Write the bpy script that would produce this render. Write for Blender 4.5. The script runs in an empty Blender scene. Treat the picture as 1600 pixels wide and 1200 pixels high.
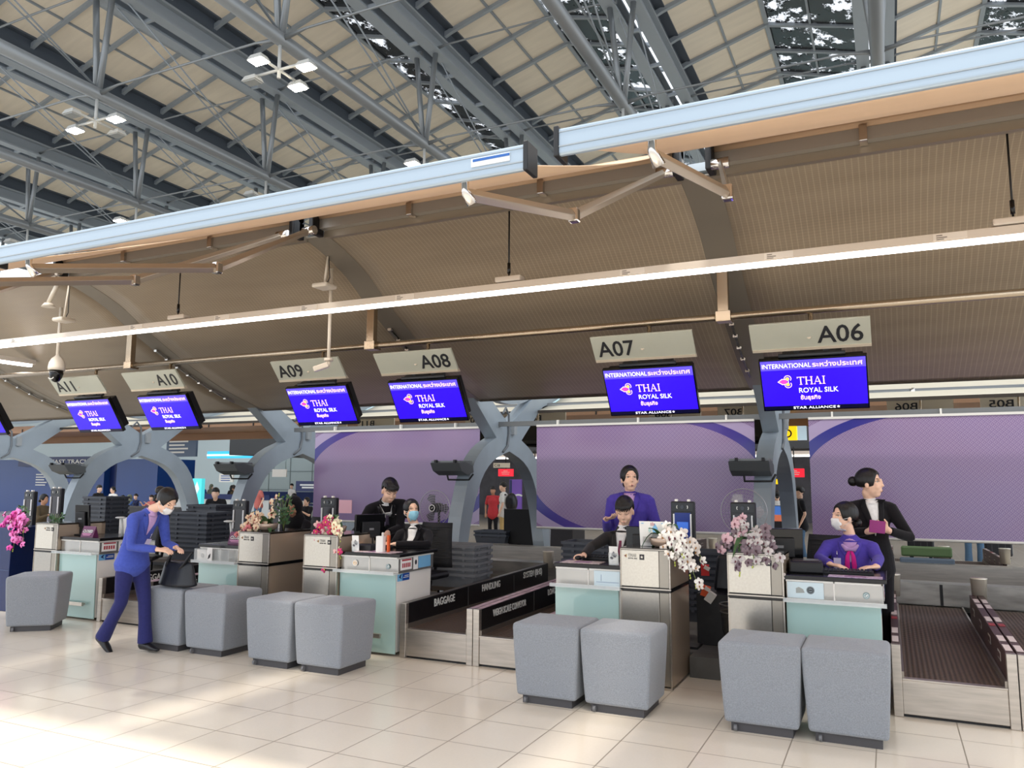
import bpy, bmesh, math, random
from mathutils import Vector, Matrix, Euler
from mathutils.bvhtree import BVHTree
PI=math.pi
SC=bpy.context.scene; COL=SC.collection
rnd=random.Random(7)
def lin(c):
    return tuple(((v/255)/12.92 if v/255<=0.04045 else (((v/255)+.055)/1.055)**2.4) for v in c[:3])+(1,)
# ---------------------------------------------------------------- materials
MATS={}
def mat(name,rgb,rough=.5,metal=0,spec=.5,emit=0,alpha=1,trans=0,noise=0,nscale=8,bump=0,bscale=40,coat=0,stretch=None,ior=1.45,sheen=0):
    if name in MATS: return MATS[name]
    m=bpy.data.materials.new(name); m.use_nodes=True; nt=m.node_tree; b=nt.nodes['Principled BSDF']
    c=lin(rgb); I=b.inputs
    I['Base Color'].default_value=c; I['Roughness'].default_value=rough; I['Metallic'].default_value=metal
    I['Specular IOR Level'].default_value=spec; I['Alpha'].default_value=alpha; I['Transmission Weight'].default_value=trans
    I['Coat Weight'].default_value=coat; I['IOR'].default_value=ior; I['Sheen Weight'].default_value=sheen
    if emit: I['Emission Color'].default_value=c; I['Emission Strength'].default_value=emit
    if noise or bump:
        tc=nt.nodes.new('ShaderNodeTexCoord'); src=tc.outputs['Object']
        if stretch:
            mp=nt.nodes.new('ShaderNodeMapping'); mp.inputs['Scale'].default_value=stretch
            nt.links.new(src,mp.inputs[0]); src=mp.outputs[0]
    if noise:
        n=nt.nodes.new('ShaderNodeTexNoise'); n.inputs['Scale'].default_value=nscale; n.inputs['Detail'].default_value=6
        nt.links.new(src,n.inputs['Vector'])
        r=nt.nodes.new('ShaderNodeMapRange'); r.inputs[1].default_value=.3; r.inputs[2].default_value=.7
        r.inputs[3].default_value=1-noise; r.inputs[4].default_value=1+noise
        nt.links.new(n.outputs['Fac'],r.inputs[0])
        x=nt.nodes.new('ShaderNodeVectorMath'); x.operation='SCALE'; x.inputs[0].default_value=c[:3]
        nt.links.new(r.outputs[0],x.inputs['Scale']); nt.links.new(x.outputs[0],I['Base Color'])
    if bump:
        n2=nt.nodes.new('ShaderNodeTexNoise'); n2.inputs['Scale'].default_value=bscale; n2.inputs['Detail'].default_value=4
        nt.links.new(src,n2.inputs['Vector'])
        bp=nt.nodes.new('ShaderNodeBump'); bp.inputs['Strength'].default_value=bump; bp.inputs['Distance'].default_value=.01
        nt.links.new(n2.outputs['Fac'],bp.inputs['Height']); nt.links.new(bp.outputs[0],I['Normal'])
    MATS[name]=m; return m
def N(m,t): return m.node_tree.nodes.new(t)
def L(m,a,b): m.node_tree.links.new(a,b)
def M_(m,op,a,b=None,c=None):
    n=N(m,'ShaderNodeMath'); n.operation=op
    for i,v in enumerate((a,b,c)):
        if v is None: continue
        if isinstance(v,(int,float)): n.inputs[i].default_value=v
        else: L(m,v,n.inputs[i])
    return n.outputs[0]
def MIX(m,f,a,b):
    n=N(m,'ShaderNodeMix'); n.data_type='RGBA'
    if isinstance(f,(int,float)): n.inputs[0].default_value=f
    else: L(m,f,n.inputs[0])
    for i,v in ((6,a),(7,b)):
        if isinstance(v,tuple): n.inputs[i].default_value=v
        else: L(m,v,n.inputs[i])
    return n.outputs[2]
# ---------------------------------------------------------------- objects
def tag(o,label=None,cat=None,group=None,kind=None):
    if label: o['label']=label
    if cat: o['category']=cat
    if group: o['group']=group
    if kind: o['kind']=kind
    return o
def thing(name,label,cat,loc=(0,0,0),rz=0,group=None):
    o=bpy.data.objects.new(name,None); COL.objects.link(o); o.empty_display_size=.1
    o.location=loc; o.rotation_euler=(0,0,rz); return tag(o,label,cat,group)
def clone(o,parent=None,keep=True):
    c=o.copy(); COL.objects.link(c); c.parent=parent
    for ch in KIDS.get(o.name,[]): clone(ch,c)
    return c
KIDS={}
def kid(o,p):
    o.parent=p; KIDS.setdefault(p.name,[]).append(o); return o
def clone(o,parent=None):
    c=o.copy(); COL.objects.link(c)
    if parent is not None: kid(c,parent)
    else: c.parent=None
    for ch in list(KIDS.get(o.name,[])): clone(ch,c)
    return c
def dup(o,label,loc,rz=None,group=None):
    c=clone(o); c.location=loc
    if rz is not None: c.rotation_euler=(0,0,rz)
    return tag(c,label,None,group)
class MB:
    def __init__(s): s.bm=bmesh.new(); s.mi=0
    def _fin(s,vs,fs,smooth=False):
        for f in fs: f.material_index=s.mi; f.smooth=smooth
    def box(s,c,d,rot=None,taper=None):
        """centre, full size, euler; taper=(tx,ty) scale of the top face"""
        M=Matrix.Translation(c)@(Euler(rot).to_matrix().to_4x4() if rot else Matrix())
        vs=[]
        for z in (-.5,.5):
            tx,ty=(taper if (taper and z>0) else (1,1))
            for x,y in ((-.5,-.5),(.5,-.5),(.5,.5),(-.5,.5)):
                vs.append(s.bm.verts.new(M@Vector((x*d[0]*tx,y*d[1]*ty,z*d[2]))))
        q=[(3,2,1,0),(4,5,6,7),(0,1,5,4),(1,2,6,5),(2,3,7,6),(3,0,4,7)]
        fs=[s.bm.faces.new([vs[i] for i in f]) for f in q]; s._fin(vs,fs); return s
    def b2(s,x0,x1,y0,y1,z0,z1): return s.box(((x0+x1)/2,(y0+y1)/2,(z0+z1)/2),(abs(x1-x0),abs(y1-y0),abs(z1-z0)))
    def tube(s,pts,r,n=10,caps=True,smooth=True,flat=1.0,up=None,rnd_caps=False):
        """tube along pts; r number or list; flat = ratio of second radius"""
        pts=[Vector(p) for p in pts]; R=r if isinstance(r,(list,tuple)) else [r]*len(pts)
        if rnd_caps:
            mul=lambda r,k:(tuple(v*k for v in r) if isinstance(r,(tuple,list)) else r*k); mn=lambda r:(min(r) if isinstance(r,(tuple,list)) else r)
            a=(pts[0]-pts[1]).normalized(); b=(pts[-1]-pts[-2]).normalized()
            P=[];Q=[]
            for t in (80,50,25):
                P.append(pts[0]+a*mn(R[0])*math.sin(math.radians(t))); Q.append(mul(R[0],math.cos(math.radians(t))))
            P+=pts; Q+=list(R)
            for t in (25,50,80):
                P.append(pts[-1]+b*mn(R[-1])*math.sin(math.radians(t))); Q.append(mul(R[-1],math.cos(math.radians(t))))
            pts,R=P,Q
        rings=[];u=None
        for i,p in enumerate(pts):
            if i==0: t=pts[1]-p
            elif i==len(pts)-1: t=p-pts[i-1]
            else: t=(pts[i+1]-p).normalized()+(p-pts[i-1]).normalized()
            if t.length<1e-9: t=Vector((0,0,1))
            t.normalize()
            if u is None:
                ref=Vector(up) if up else (Vector((0,0,1)) if abs(t.z)<.9 else Vector((0,1,0)))
                u=(ref-t*ref.dot(t)).normalized()
            else:
                u=u-t*u.dot(t)
                u=u.normalized() if u.length>1e-6 else Vector((1,0,0))
            w=t.cross(u)
            rr=R[i]; ra,rb=(rr if isinstance(rr,(list,tuple)) else (rr,rr*flat))
            rings.append([s.bm.verts.new(p+u*ra*math.cos(2*PI*k/n)+w*rb*math.sin(2*PI*k/n)) for k in range(n)])
        fs=[]
        for a,b in zip(rings,rings[1:]):
            for k in range(n): fs.append(s.bm.faces.new((a[k],a[(k+1)%n],b[(k+1)%n],b[k])))
        s._fin(None,fs,smooth)
        if caps:
            c=[s.bm.faces.new(list(reversed(rings[0]))),s.bm.faces.new(rings[-1])]; s._fin(None,c,False)
        return s
    def ell(s,c,r,rot=None,sub=3):
        M=Matrix.Translation(c)@(rot.to_4x4() if isinstance(rot,Matrix) else (Euler(rot).to_matrix().to_4x4() if rot else Matrix()))@Matrix.Diagonal((*r,1))
        g=bmesh.ops.create_icosphere(s.bm,subdivisions=sub,radius=1,matrix=M)
        for v in g['verts']:
            for f in v.link_faces: f.smooth=True; f.material_index=s.mi
        return s
    def lathe(s,prof,n=20,c=(0,0,0),smooth=True):
        rings=[[s.bm.verts.new((c[0]+r*math.cos(2*PI*k/n),c[1]+r*math.sin(2*PI*k/n),c[2]+z)) for k in range(n)] for r,z in prof]
        fs=[]
        for a,b in zip(rings,rings[1:]):
            for k in range(n): fs.append(s.bm.faces.new((a[k],a[(k+1)%n],b[(k+1)%n],b[k])))
        s._fin(None,fs,smooth)
        fs=[s.bm.faces.new(list(reversed(rings[0]))),s.bm.faces.new(rings[-1])]; s._fin(None,fs); return s
    def prism(s,poly,a0,a1,ax='x'):
        """poly of 2-tuples in the other two axes, extruded between a0 and a1 on axis"""
        def P(q,a): return {'x':(a,q[0],q[1]),'y':(q[0],a,q[1]),'z':(q[0],q[1],a)}[ax]
        A=[s.bm.verts.new(P(q,a0)) for q in poly]; B=[s.bm.verts.new(P(q,a1)) for q in poly]
        fs=[s.bm.faces.new(A),s.bm.faces.new(list(reversed(B)))]
        n=len(poly)
        for k in range(n): fs.append(s.bm.faces.new((A[k],B[k],B[(k+1)%n],A[(k+1)%n])))
        s._fin(None,fs); return s
    def strip(s,A,B,a0,a1,ax='x'):
        """closed band between 2 polylines A and B of equal length"""
        for i in range(len(A)-1): s.prism([A[i],A[i+1],B[i+1],B[i]],a0,a1,ax)
        return s
    def build(s,name,m,parent=None,bevel=0,seg=2,smooth=None,loc=None,rot=None,keepn=False):
        if not keepn: bmesh.ops.recalc_face_normals(s.bm,faces=s.bm.faces)
        me=bpy.data.meshes.new(name); s.bm.to_mesh(me); s.bm.free()
        for x in (m if isinstance(m,(list,tuple)) else [m]): me.materials.append(x)
        o=bpy.data.objects.new(name,me); COL.objects.link(o)
        if parent is not None: kid(o,parent)
        if loc: o.location=loc
        if rot: o.rotation_euler=rot
        if smooth is not None:
            for p in me.polygons: p.use_smooth=smooth
        if bevel:
            md=o.modifiers.new('bevel','BEVEL'); md.width=bevel; md.segments=seg; md.limit_method='ANGLE'; md.angle_limit=math.radians(40); md.use_clamp_overlap=True
        return o
def freeze(o):
    dg=bpy.context.evaluated_depsgraph_get(); dg.update()
    me=bpy.data.meshes.new_from_object(o.evaluated_get(dg)); o.modifiers.clear(); o.data=me; return o
# text as flat mesh lying in its own xy plane, cached
TX={}
def textmesh(body,size=1,bold=0,align='LEFT',ext=.002,spacing=1.0,shear=0):
    k=(body,size,bold,align,ext,spacing,shear)
    if k in TX: return TX[k]
    cu=bpy.data.curves.new('lettering','FONT'); cu.body=body; cu.size=size; cu.offset=bold*size; cu.align_x=align
    cu.extrude=ext; cu.space_character=spacing; cu.resolution_u=3; cu.shear=shear
    o=bpy.data.objects.new('lettering',cu); COL.objects.link(o)
    dg=bpy.context.evaluated_depsgraph_get(); dg.update()
    me=bpy.data.meshes.new_from_object(o.evaluated_get(dg)); COL.objects.unlink(o); bpy.data.objects.remove(o)
    TX[k]=me; return me
def text(body,size,m,parent,loc,rot=(PI/2,0,0),bold=0,align='LEFT',ext=.002,width=None,name='lettering',spacing=1.0,mirror=False,shear=0):
    me=textmesh(body,size,bold,align,ext,spacing,shear)
    me=me.copy(); me.materials.clear(); me.materials.append(m)
    o=bpy.data.objects.new(name,me); COL.objects.link(o); kid(o,parent)
    o.location=loc; o.rotation_euler=rot
    if width:
        xs=[v.co.x for v in me.vertices]; w=(max(xs)-min(xs)) or 1
        for v in me.vertices: v.co.x*=width/w
    if mirror:
        for v in me.vertices: v.co.x*=-1
    return o
def flat(name,polys,m,parent,loc=(0,0,0),rot=(PI/2,0,0),t=.002):
    """flat shapes in the xy plane (list of point lists), slightly extruded"""
    b=MB()
    for k,p in enumerate(polys): b.prism(p,0,t,'z')
    return b.build(name,m,parent,loc=loc,rot=rot)
def ring(cx,cy,r,w,a0=0,a1=360,n=24,sy=1):
    ps=[]
    for k in range(n+1):
        a=math.radians(a0+(a1-a0)*k/n); ps.append((cx+r*math.cos(a),cy+r*sy*math.sin(a)))
    out=[]
    for k in range(n):
        a=math.radians(a0+(a1-a0)*k/n); b=math.radians(a0+(a1-a0)*(k+1)/n)
        out.append([(cx+r*math.cos(a),cy+r*sy*math.sin(a)),(cx+r*math.cos(b),cy+r*sy*math.sin(b)),(cx+(r-w)*math.cos(b),cy+(r-w)*sy*math.sin(b)),(cx+(r-w)*math.cos(a),cy+(r-w)*sy*math.sin(a))])
    return out
def disc(cx,cy,r,n=18,sy=1): return [[(cx+r*math.cos(2*PI*k/n),cy+sy*r*math.sin(2*PI*k/n)) for k in range(n)]]
def rect(x0,x1,y0,y1): return [(x0,y0),(x1,y0),(x1,y1),(x0,y1)]
# ---------------------------------------------------------------- camera
cam=bpy.data.cameras.new('camera'); camo=bpy.data.objects.new('camera',cam); COL.objects.link(camo)
cam.sensor_width=36; cam.lens=1233/1600*36; cam.clip_end=400
Rm=Matrix(((.9038,.0473,.4253),(.4279,-.1113,-.8969),(.005,.9927,-.1208)))
camo.matrix_world=Matrix.Translation((0,0,1.6))@Rm.to_4x4(); SC.camera=camo
SC.view_settings.view_transform='Standard'; SC.view_settings.look='None'; SC.view_settings.exposure=0; SC.view_settings.gamma=1
PER=4.04; RIBX=[-1.34+PER*k for k in (1,0,-1,-2,-3,-4)]
# ---------------------------------------------------------------- base materials
steel=mat('brushed stainless steel',(186,178,168),.34,.85,noise=.14,nscale=3,stretch=(1,1,12))
chrome=mat('polished steel',(215,210,205),.14,1)
ribm=mat('blue grey painted steel',(160,171,180),.42,.25,noise=.05,nscale=3)
truss=mat('grey painted roof steel',(150,157,163),.5,.1)
dark=mat('black plastic',(22,22,24),.45)
blackg=mat('gloss black',(8,8,10),.15)
white=mat('white laminate',(232,228,220),.4)
# floor
def floor_mat():
    m=mat('polished beige floor tiles',(206,193,176),.13,0,spec=.6)
    b=m.node_tree.nodes['Principled BSDF']; tc=N(m,'ShaderNodeTexCoord'); sp=N(m,'ShaderNodeSeparateXYZ'); L(m,tc.outputs['Object'],sp.inputs[0])
    T=.4775; gs=[]
    for o,off in ((sp.outputs[0],3.007),(sp.outputs[1],-4.44+T*40)):
        a=M_(m,'ADD',o,off+T*200); f=M_(m,'FRACT',M_(m,'DIVIDE',a,T)); d=M_(m,'ABSOLUTE',M_(m,'SUBTRACT',f,.5)); gs.append(M_(m,'GREATER_THAN',d,.4915))
    g=M_(m,'MAXIMUM',gs[0],gs[1])
    # per tile tone
    vm=N(m,'ShaderNodeVectorMath'); vm.operation='DIVIDE'; add=N(m,'ShaderNodeVectorMath'); add.operation='ADD'; L(m,tc.outputs['Object'],add.inputs[0]); add.inputs[1].default_value=(3.007+T*200,-4.44+T*240,0)
    L(m,add.outputs[0],vm.inputs[0]); vm.inputs[1].default_value=(T,T,1); fl=N(m,'ShaderNodeVectorMath'); fl.operation='FLOOR'; L(m,vm.outputs[0],fl.inputs[0])
    wn=N(m,'ShaderNodeTexWhiteNoise'); L(m,fl.outputs[0],wn.inputs[0])
    nz=N(m,'ShaderNodeTexNoise'); nz.inputs['Scale'].default_value=60; nz.inputs['Detail'].default_value=5; L(m,tc.outputs['Object'],nz.inputs['Vector'])
    k=M_(m,'ADD',M_(m,'MULTIPLY',wn.outputs[0],.035),M_(m,'MULTIPLY',nz.outputs['Fac'],.10))
    base=MIX(m,k,lin((236,226,210)),lin((150,138,120)))
    c=MIX(m,M_(m,'MULTIPLY',g,.75),base,lin((118,106,90))); L(m,c,b.inputs['Base Color'])
    r=M_(m,'ADD',M_(m,'MULTIPLY',g,.4),M_(m,'ADD',M_(m,'MULTIPLY',nz.outputs['Fac'],.08),.12)); L(m,r,b.inputs['Roughness'])
    return m
fm=floor_mat()
b=MB(); b.b2(-110,45,-14,110,-.2,0); tag(b.build('floor',fm),kind='structure')
# staff platform behind the counters (raised)
plat=mat('worn grey rubber platform',(88,86,82),.7,noise=.15,nscale=6)
# ---------------------------------------------------------------- canopy
PROF=[(6.46,4.17),(6.8,4.08),(7.2,3.92),(7.6,3.68),(8.1,3.42),(8.6,3.19),(9.2,2.96),(10.0,2.74)]
def sm(P,n=4):
    out=[]
    for i in range(len(P)-1):
        p0=P[max(i-1,0)];p1=P[i];p2=P[i+1];p3=P[min(i+2,len(P)-1)]
        for k in range(n):
            t=k/n; out.append(tuple(.5*(2*p1[j]+(p2[j]-p0[j])*t+(2*p0[j]-5*p1[j]+4*p2[j]-p3[j])*t*t+(3*p1[j]-p0[j]-3*p2[j]+p3[j])*t**3) for j in range(len(p1))))
    return out+[tuple(P[-1])]
PS=sm(PROF,5)
def canopy_mat(name,c0,c1):
    m=mat(name,c0,.36,0,spec=.55); b=m.node_tree.nodes['Principled BSDF']
    tc=N(m,'ShaderNodeTexCoord'); sp=N(m,'ShaderNodeSeparateXYZ'); L(m,tc.outputs['Object'],sp.inputs[0])
    f=M_(m,'FRACT',M_(m,'MULTIPLY',sp.outputs[0],20.0)); t=M_(m,'LESS_THAN',f,.16)
    f2=M_(m,'FRACT',M_(m,'MULTIPLY',sp.outputs[1],34.0)); t2=M_(m,'LESS_THAN',f2,.3)
    nz=N(m,'ShaderNodeTexNoise'); nz.inputs['Scale'].default_value=1.6; nz.inputs['Detail'].default_value=4
    mp=N(m,'ShaderNodeMapping'); mp.inputs['Scale'].default_value=(.5,2.5,1); L(m,tc.outputs['Object'],mp.inputs[0]); L(m,mp.outputs[0],nz.inputs['Vector'])
    base=MIX(m,nz.outputs['Fac'],lin(c0),lin(c1))
    k=M_(m,'ADD',M_(m,'MULTIPLY',t,.30),M_(m,'MULTIPLY',t2,.10)); L(m,MIX(m,k,base,lin((205,188,160))),b.inputs['Base Color'])
    bp=N(m,'ShaderNodeBump'); bp.inputs['Strength'].default_value=.25; bp.inputs['Distance'].default_value=.004; L(m,f,bp.inputs['Height']); L(m,bp.outputs[0],b.inputs['Normal'])
    return m
cm=canopy_mat('brown woven canopy fabric',(164,149,129),(134,120,103))
cream=mat('cream canopy lining',(226,216,194),.55)
def canopy(x0,x1,flip,m,label):
    b=MB(); n=12; rows=[]
    for (y,z) in PS:
        r=[]
        for i in range(n+1):
            u=i/n; x=x0+(x1-x0)*u; bul=.035*(4*u*(1-u))*math.sin(PI*min(1,max(0,(y-6.4)/3.6)))
            Y=y if not flip else 22.1-y
            r.append(b.bm.verts.new((x,Y,z+bul)))
        rows.append(r)
    for a,c in zip(rows,rows[1:]):
        for i in range(n):
            f=b.bm.faces.new((a[i],a[i+1],c[i+1],c[i])); f.smooth=True
    t=thing('canopy_panel',label,'canopy')
    o=b.build('fabric_sheet',m,t); md=o.modifiers.new('s','SOLIDIFY'); md.thickness=.03; md.offset=0
    y0=PROF[0][0] if not flip else 22.1-PROF[0][0]; y1=10.0 if not flip else 12.1
    bm2=MB(); bm2.b2(x0,x1,y0-.03,y0+.03,4.12,4.2); bm2.build('front_edge_rail',mat('taupe metal',(150,140,126),.4,.5),t)
    bm3=MB(); bm3.b2(x0,x1,y1-.02,y1+.02,2.715,2.76); bm3.build('rear_edge_rail',mat('dark bronze metal',(70,62,54),.45,.5),t)
    return t
names=['above the A05 conveyor at the right edge','over the A06 and A07 signs','over the A08 and A09 signs','over the A10 and A11 signs','at the far left end']
for i in range(5):
    x0=RIBX[i+1]+.13; x1=RIBX[i]-.13
    canopy(x0,x1,False,cm,['brown curved canopy panel behind the A06 and A05 side, right of the rib','brown curved canopy panel between the ribs, above the A07 and A08 signs','brown curved canopy panel above the A09 and A10 signs','brown curved canopy panel above the A11 sign and dome camera','brown curved canopy panel at the far left end'][i])
    canopy(x0,x1,True,cream,['cream underside canopy panel facing the rear row, behind the A06 screen','cream underside canopy panel of the rear row, between the A07 and A08 screens','cream underside canopy panel of the rear row, behind the A09 screen','cream underside canopy panel of the rear row, behind the A11 screen','cream underside canopy panel of the rear row at the far left'][i])
# ---------------------------------------------------------------- ribs
OUT=[(9.28,0),(9.36,.3),(9.44,.58),(9.55,1.1),(9.80,1.7),(10.15,2.04),(10.6,2.23)]
INN=[(9.52,0),(9.60,.3),(9.70,.58),(9.86,1.1),(10.13,1.6),(10.50,1.88),(11.05,2.04)]
LOW=[(10.6,2.23),(10.2,2.52),(9.86,2.76)]+[(y,z+.03) for y,z in reversed(PS) if y<9.85]
UPP=[(11.05,2.45),(10.65,2.66),(10.26,2.88)]
for y,z in LOW[3:]: UPP.append((y+.12,z+.24-.12*(9.8-y)/3.4))
rib0=None
slit=mat('bright seam slit',(196,194,188),.25,.8)
rlab=['blue grey steel rib at the right edge beyond the A05 conveyor','blue grey crossed steel rib behind the A06 screen, seen nearly edge on','blue grey crossed steel rib between the two left purple banners, behind the stacked tubs','blue grey crossed steel rib beside the left edge of the leftmost purple banner','blue grey crossed steel rib framing the stooping woman','blue grey crossed steel rib cut by the left edge of the photo']
for i,x in enumerate(RIBX):
    if rib0 is None:
        t=thing('steel_rib',rlab[i],'steel rib',(x,0,0),group='steel ribs of the check-in island')
        b=MB(); w=.1
        for fl in (0,1):
            F=(lambda p:p) if not fl else (lambda p:(22.1-p[0],p[1]))
            b.strip([F(p) for p in sm(OUT,3)],[F(p) for p in sm(INN,3)],-w,w)
            b.strip([F(p) for p in LOW],[F(p) for p in UPP],-w,w)
            b.prism([F(p) for p in ((10.6,2.23),(11.05,2.04),(11.05,2.45))],-w,w)
        b.build('frame',ribm,t)
        b=MB()
        A=sm([(10.05,2.98),(10.5,2.84),(11.05,2.78),(11.6,2.84),(12.05,2.98)],4); Bb=[(y,z+.09) for y,z in A]
        b.strip(A,Bb,-.06,.06); b.build('curved_tie',ribm,t)
        b=MB()
        for y,z in []: pass
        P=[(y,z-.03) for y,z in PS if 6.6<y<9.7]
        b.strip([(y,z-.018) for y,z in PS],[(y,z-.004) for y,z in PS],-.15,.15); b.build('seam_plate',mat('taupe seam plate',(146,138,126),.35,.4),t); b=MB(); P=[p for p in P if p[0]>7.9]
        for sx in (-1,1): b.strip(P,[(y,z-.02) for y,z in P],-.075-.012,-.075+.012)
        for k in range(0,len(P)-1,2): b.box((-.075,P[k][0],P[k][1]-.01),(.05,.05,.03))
        b.build('bright_seam_slit',slit,t)  # pale strips put in for the bright reflecting gaps between canopy panels
        b=MB(); b.tube([(.115,10.78,2.60),(.118,10.88,2.70),(.12,10.98,2.60),(.12,11.0,2.3),(.118,10.95,2.12),(.112,10.8,2.02)],.018,8); b.build('conduit',mat('grey conduit',(120,124,128),.5,.2),t)
        b=MB(); b.b2(.1,.16,11.1,11.2,2.3,2.5); b.build('junction_box',mat('grey box',(160,164,166),.5),t)
        rib0=t
    else: dup(rib0,rlab[i],(x,0,0))
# twin lamp boxes on the ribs
lamp0=None
greyp=mat('mid grey painted metal',(92,96,98),.5,.2)
for i,x in enumerate(RIBX[1:5]):
    lab=['grey angled lamp box on the rib behind the A06 screen','grey angled lamp box on the rib left of the middle purple banner','grey angled lamp box on the rib left of the leftmost banner','grey angled lamp box on the left side of the arch framing the stooping woman'][i]
    if lamp0 is None:
        t=thing('arm_lamp',lab,'lamp',(x,0,0))
        b=MB(); b.prism([(9.42,1.83),(9.50,1.72),(9.66,1.66),(9.86,1.70),(9.84,1.80),(9.62,1.85)],-.34,.12); b.build('housing',greyp,t,bevel=.01)
        b=MB(); b.b2(-.33,.11,9.45,9.82,1.835,1.86); b.build('top_plate',mat('light grey metal',(120,124,126),.4,.3),t)
        b=MB(); b.tube([(-.2,9.66,1.67),(-.2,9.7,1.6),(.1,9.75,1.6),(.14,9.8,1.68)],.014,8); b.build('cable',dark,t)
        for sx in (-.26,.04):
            b=MB(); b.b2(sx,sx+.03,9.4,9.45,1.83,1.87); b.build('clip',dark,t)
        lamp0=t
    else: dup(lamp0,lab,(x,0,0))
# ---------------------------------------------------------------- sign rail, posts, light strip
t=thing('sign_rail','long horizontal steel tube carrying the A06 to A11 sign boards','rail')
warmst=mat('warm satin steel',(176,160,138),.25,.9)
b=MB(); b.tube([(-14.4,7.53,3.15),(5.2,7.53,3.15)],.035,14); b.build('tube',warmst,t)
for x in RIBX:
    b=MB(); b.b2(x-.05,x+.05,7.47,7.55,3.13,3.66); b.b2(x-.07,x+.07,7.46,7.6,3.1,3.2); b.build('post',warmst,t,bevel=.004)
t=thing('linear_light','long white linear light hung under the front of the brown canopy','light strip')
b=MB(); b.b2(-12.2,5.0,6.47,6.56,3.362,3.43); b.build('housing',mat('white powder coated metal',(222,212,200),.4),t,bevel=.004)
glow=mat('lit diffuser',(255,246,240),.5,emit=8)
b=MB(); b.b2(-12.2,5.0,6.475,6.555,3.335,3.362); b.build('diffuser',glow,t)
b=MB(); b.b2(-12.3,-12.2,6.47,8.0,3.39,3.46); b.build('return_housing',MATS['white powder coated metal'],t)
b=MB(); b.b2(-12.29,-12.21,6.5,7.95,3.35,3.39); b.build('return_diffuser',glow,t)
for x in (-10.3,-8.05,-6.68,-5.45,-4.25,-1.92,-.71,.495):
    b=MB(); b.b2(x-.11,x+.11,6.465,6.471,3.375,3.425); b.build('sticker',mat('printed sticker',(236,228,218),.5),t)
    flat('sticker_print',[rect(-.09,-.04,-.02,-.014),rect(-.09,-.02,-.006,0),rect(-.09,-.05,.01,.016)],mat('grey print',(120,112,104),.6),t,loc=(x,6.465,3.397))
for x in (-11.55,-7.4,-3.12,.9):
    b=MB(); b.tube([(x,6.5,3.47),(x,6.5,4.2)],.008,6); b.build('hanger_wire',dark,t)
    b=MB(); b.tube([(x,6.5,3.52),(x,6.5,3.62)],.016,8); b.build('wire_gripper',blackg,t)
    b=MB(); b.b2(x-.13,x+.13,6.46,6.57,3.44,3.49); b.build('hanger_box',MATS['white powder coated metal'],t,bevel=.01)
# ---------------------------------------------------------------- awnings
barm=mat('pale blue grey aluminium',(158,172,184),.32,.3)
orange=mat('tan awning cloth',(216,184,152),.7,noise=.04,nscale=2)
armm=mat('champagne aluminium arm',(176,164,148),.35,.6)
def awning(x0,x1,yb,zb,label,sh,dirs):
    t=thing('awning',label,'awning')
    b=MB(); b.prism([(yb-.05,zb-.055),(yb-.042,zb-.064),(yb-.022,zb-.062),(yb+.03,zb-.015),(yb+.03,zb+.05),(yb-.03,zb+.064),(yb-.05,zb+.056)],x0,x1); b.build('lead_bar',barm,t,bevel=.006)
    b=MB(); b.b2(x0,x1,yb-.054,yb-.05,zb-.028,zb-.022); b.b2(x0,x1,yb-.053,yb-.05,zb+.038,zb+.042); b.build('lead_bar_groove',mat('groove grey',(150,158,164),.4),t)
    for s in (x0,x1): 
        b=MB(); b.b2(s-.012,s+.012,yb-.06,yb+.06,zb-.07,zb+.07); b.build('end_cap',dark,t,bevel=.005)
    # cloth, slightly sagging
    b=MB(); rows=[]
    for k in range(9):
        u=k/8; y=yb+.04+(6.33-yb-.04)*u; z=zb+.0+(4.36-zb)*u-.05*math.sin(PI*u); rows.append([b.bm.verts.new((x0+.06+(x1-x0-.12)*i/8,y,z)) for i in range(9)])
    for a,c in zip(rows,rows[1:]):
        for i in range(8): f=b.bm.faces.new((a[i],a[i+1],c[i+1],c[i])); f.smooth=True
    o=b.build('awning_cloth',orange,t); md=o.modifiers.new('s','SOLIDIFY'); md.thickness=.006
    b=MB(); b.tube([(x0+.02,6.36,4.33),(x1-.02,6.36,4.33)],.042,14); b.build('roller',mat('rolled tan cloth',(178,148,120),.7),t)
    b=MB(); b.b2(x0+.02,x1-.02,6.34,6.42,4.19,4.29); b.build('torsion_bar',mat('grey taupe aluminium',(164,158,150),.4,.5),t)
    for s in (x0+.05,x1-.05):
        b=MB(); b.b2(s-.03,s+.03,6.24,6.42,4.12,4.38); b.build('mounting_bracket',dark,t,bevel=.01)
    for s in (x0+1.2,x0+2.6):
        b=MB(); b.b2(s-.03,s+.03,6.3,6.42,4.17,4.3); b.build('bracket',chrome,t,bevel=.006)
    zf=zb-.09
    for xs,xe,xf in dirs:
        a=Vector((xs,6.2,4.13)); e=Vector((xe,4.9,3.40)); f=Vector((xf,yb+.05,zf))
        for nm,p,q in (('upper_arm',a,e),('forearm',e,f)):
            b=MB(); b.tube([p,q],[(.034,.02),(.042,.022)] if nm=='upper_arm' else [(.042,.022),(.034,.02)],4,smooth=False); b.build(nm,armm,t,bevel=.004)
        b=MB(); b.box(e,(.07,.07,.10)); b.build('elbow_joint',chrome,t,bevel=.012)
        b=MB(); b.tube([f+Vector((0,0,.09)),f+Vector((0,.0,.02)),f+Vector((.02,.04,-.04))],[.022,.02,.03],8); b.build('front_bracket',chrome,t)
        b=MB(); b.tube([a+Vector((-.07,0,0)),a+Vector((.07,0,0))],.045,12); b.build('shoulder_joint',chrome,t)
    return t
A1=awning(-5.32,-1.42,3.18,3.065,'tan folding-arm awning whose front bar ends above the A08 and A07 signs','',[(-1.55,-1.86,-1.79),(-5.25,-5.14,-5.08)])
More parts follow.
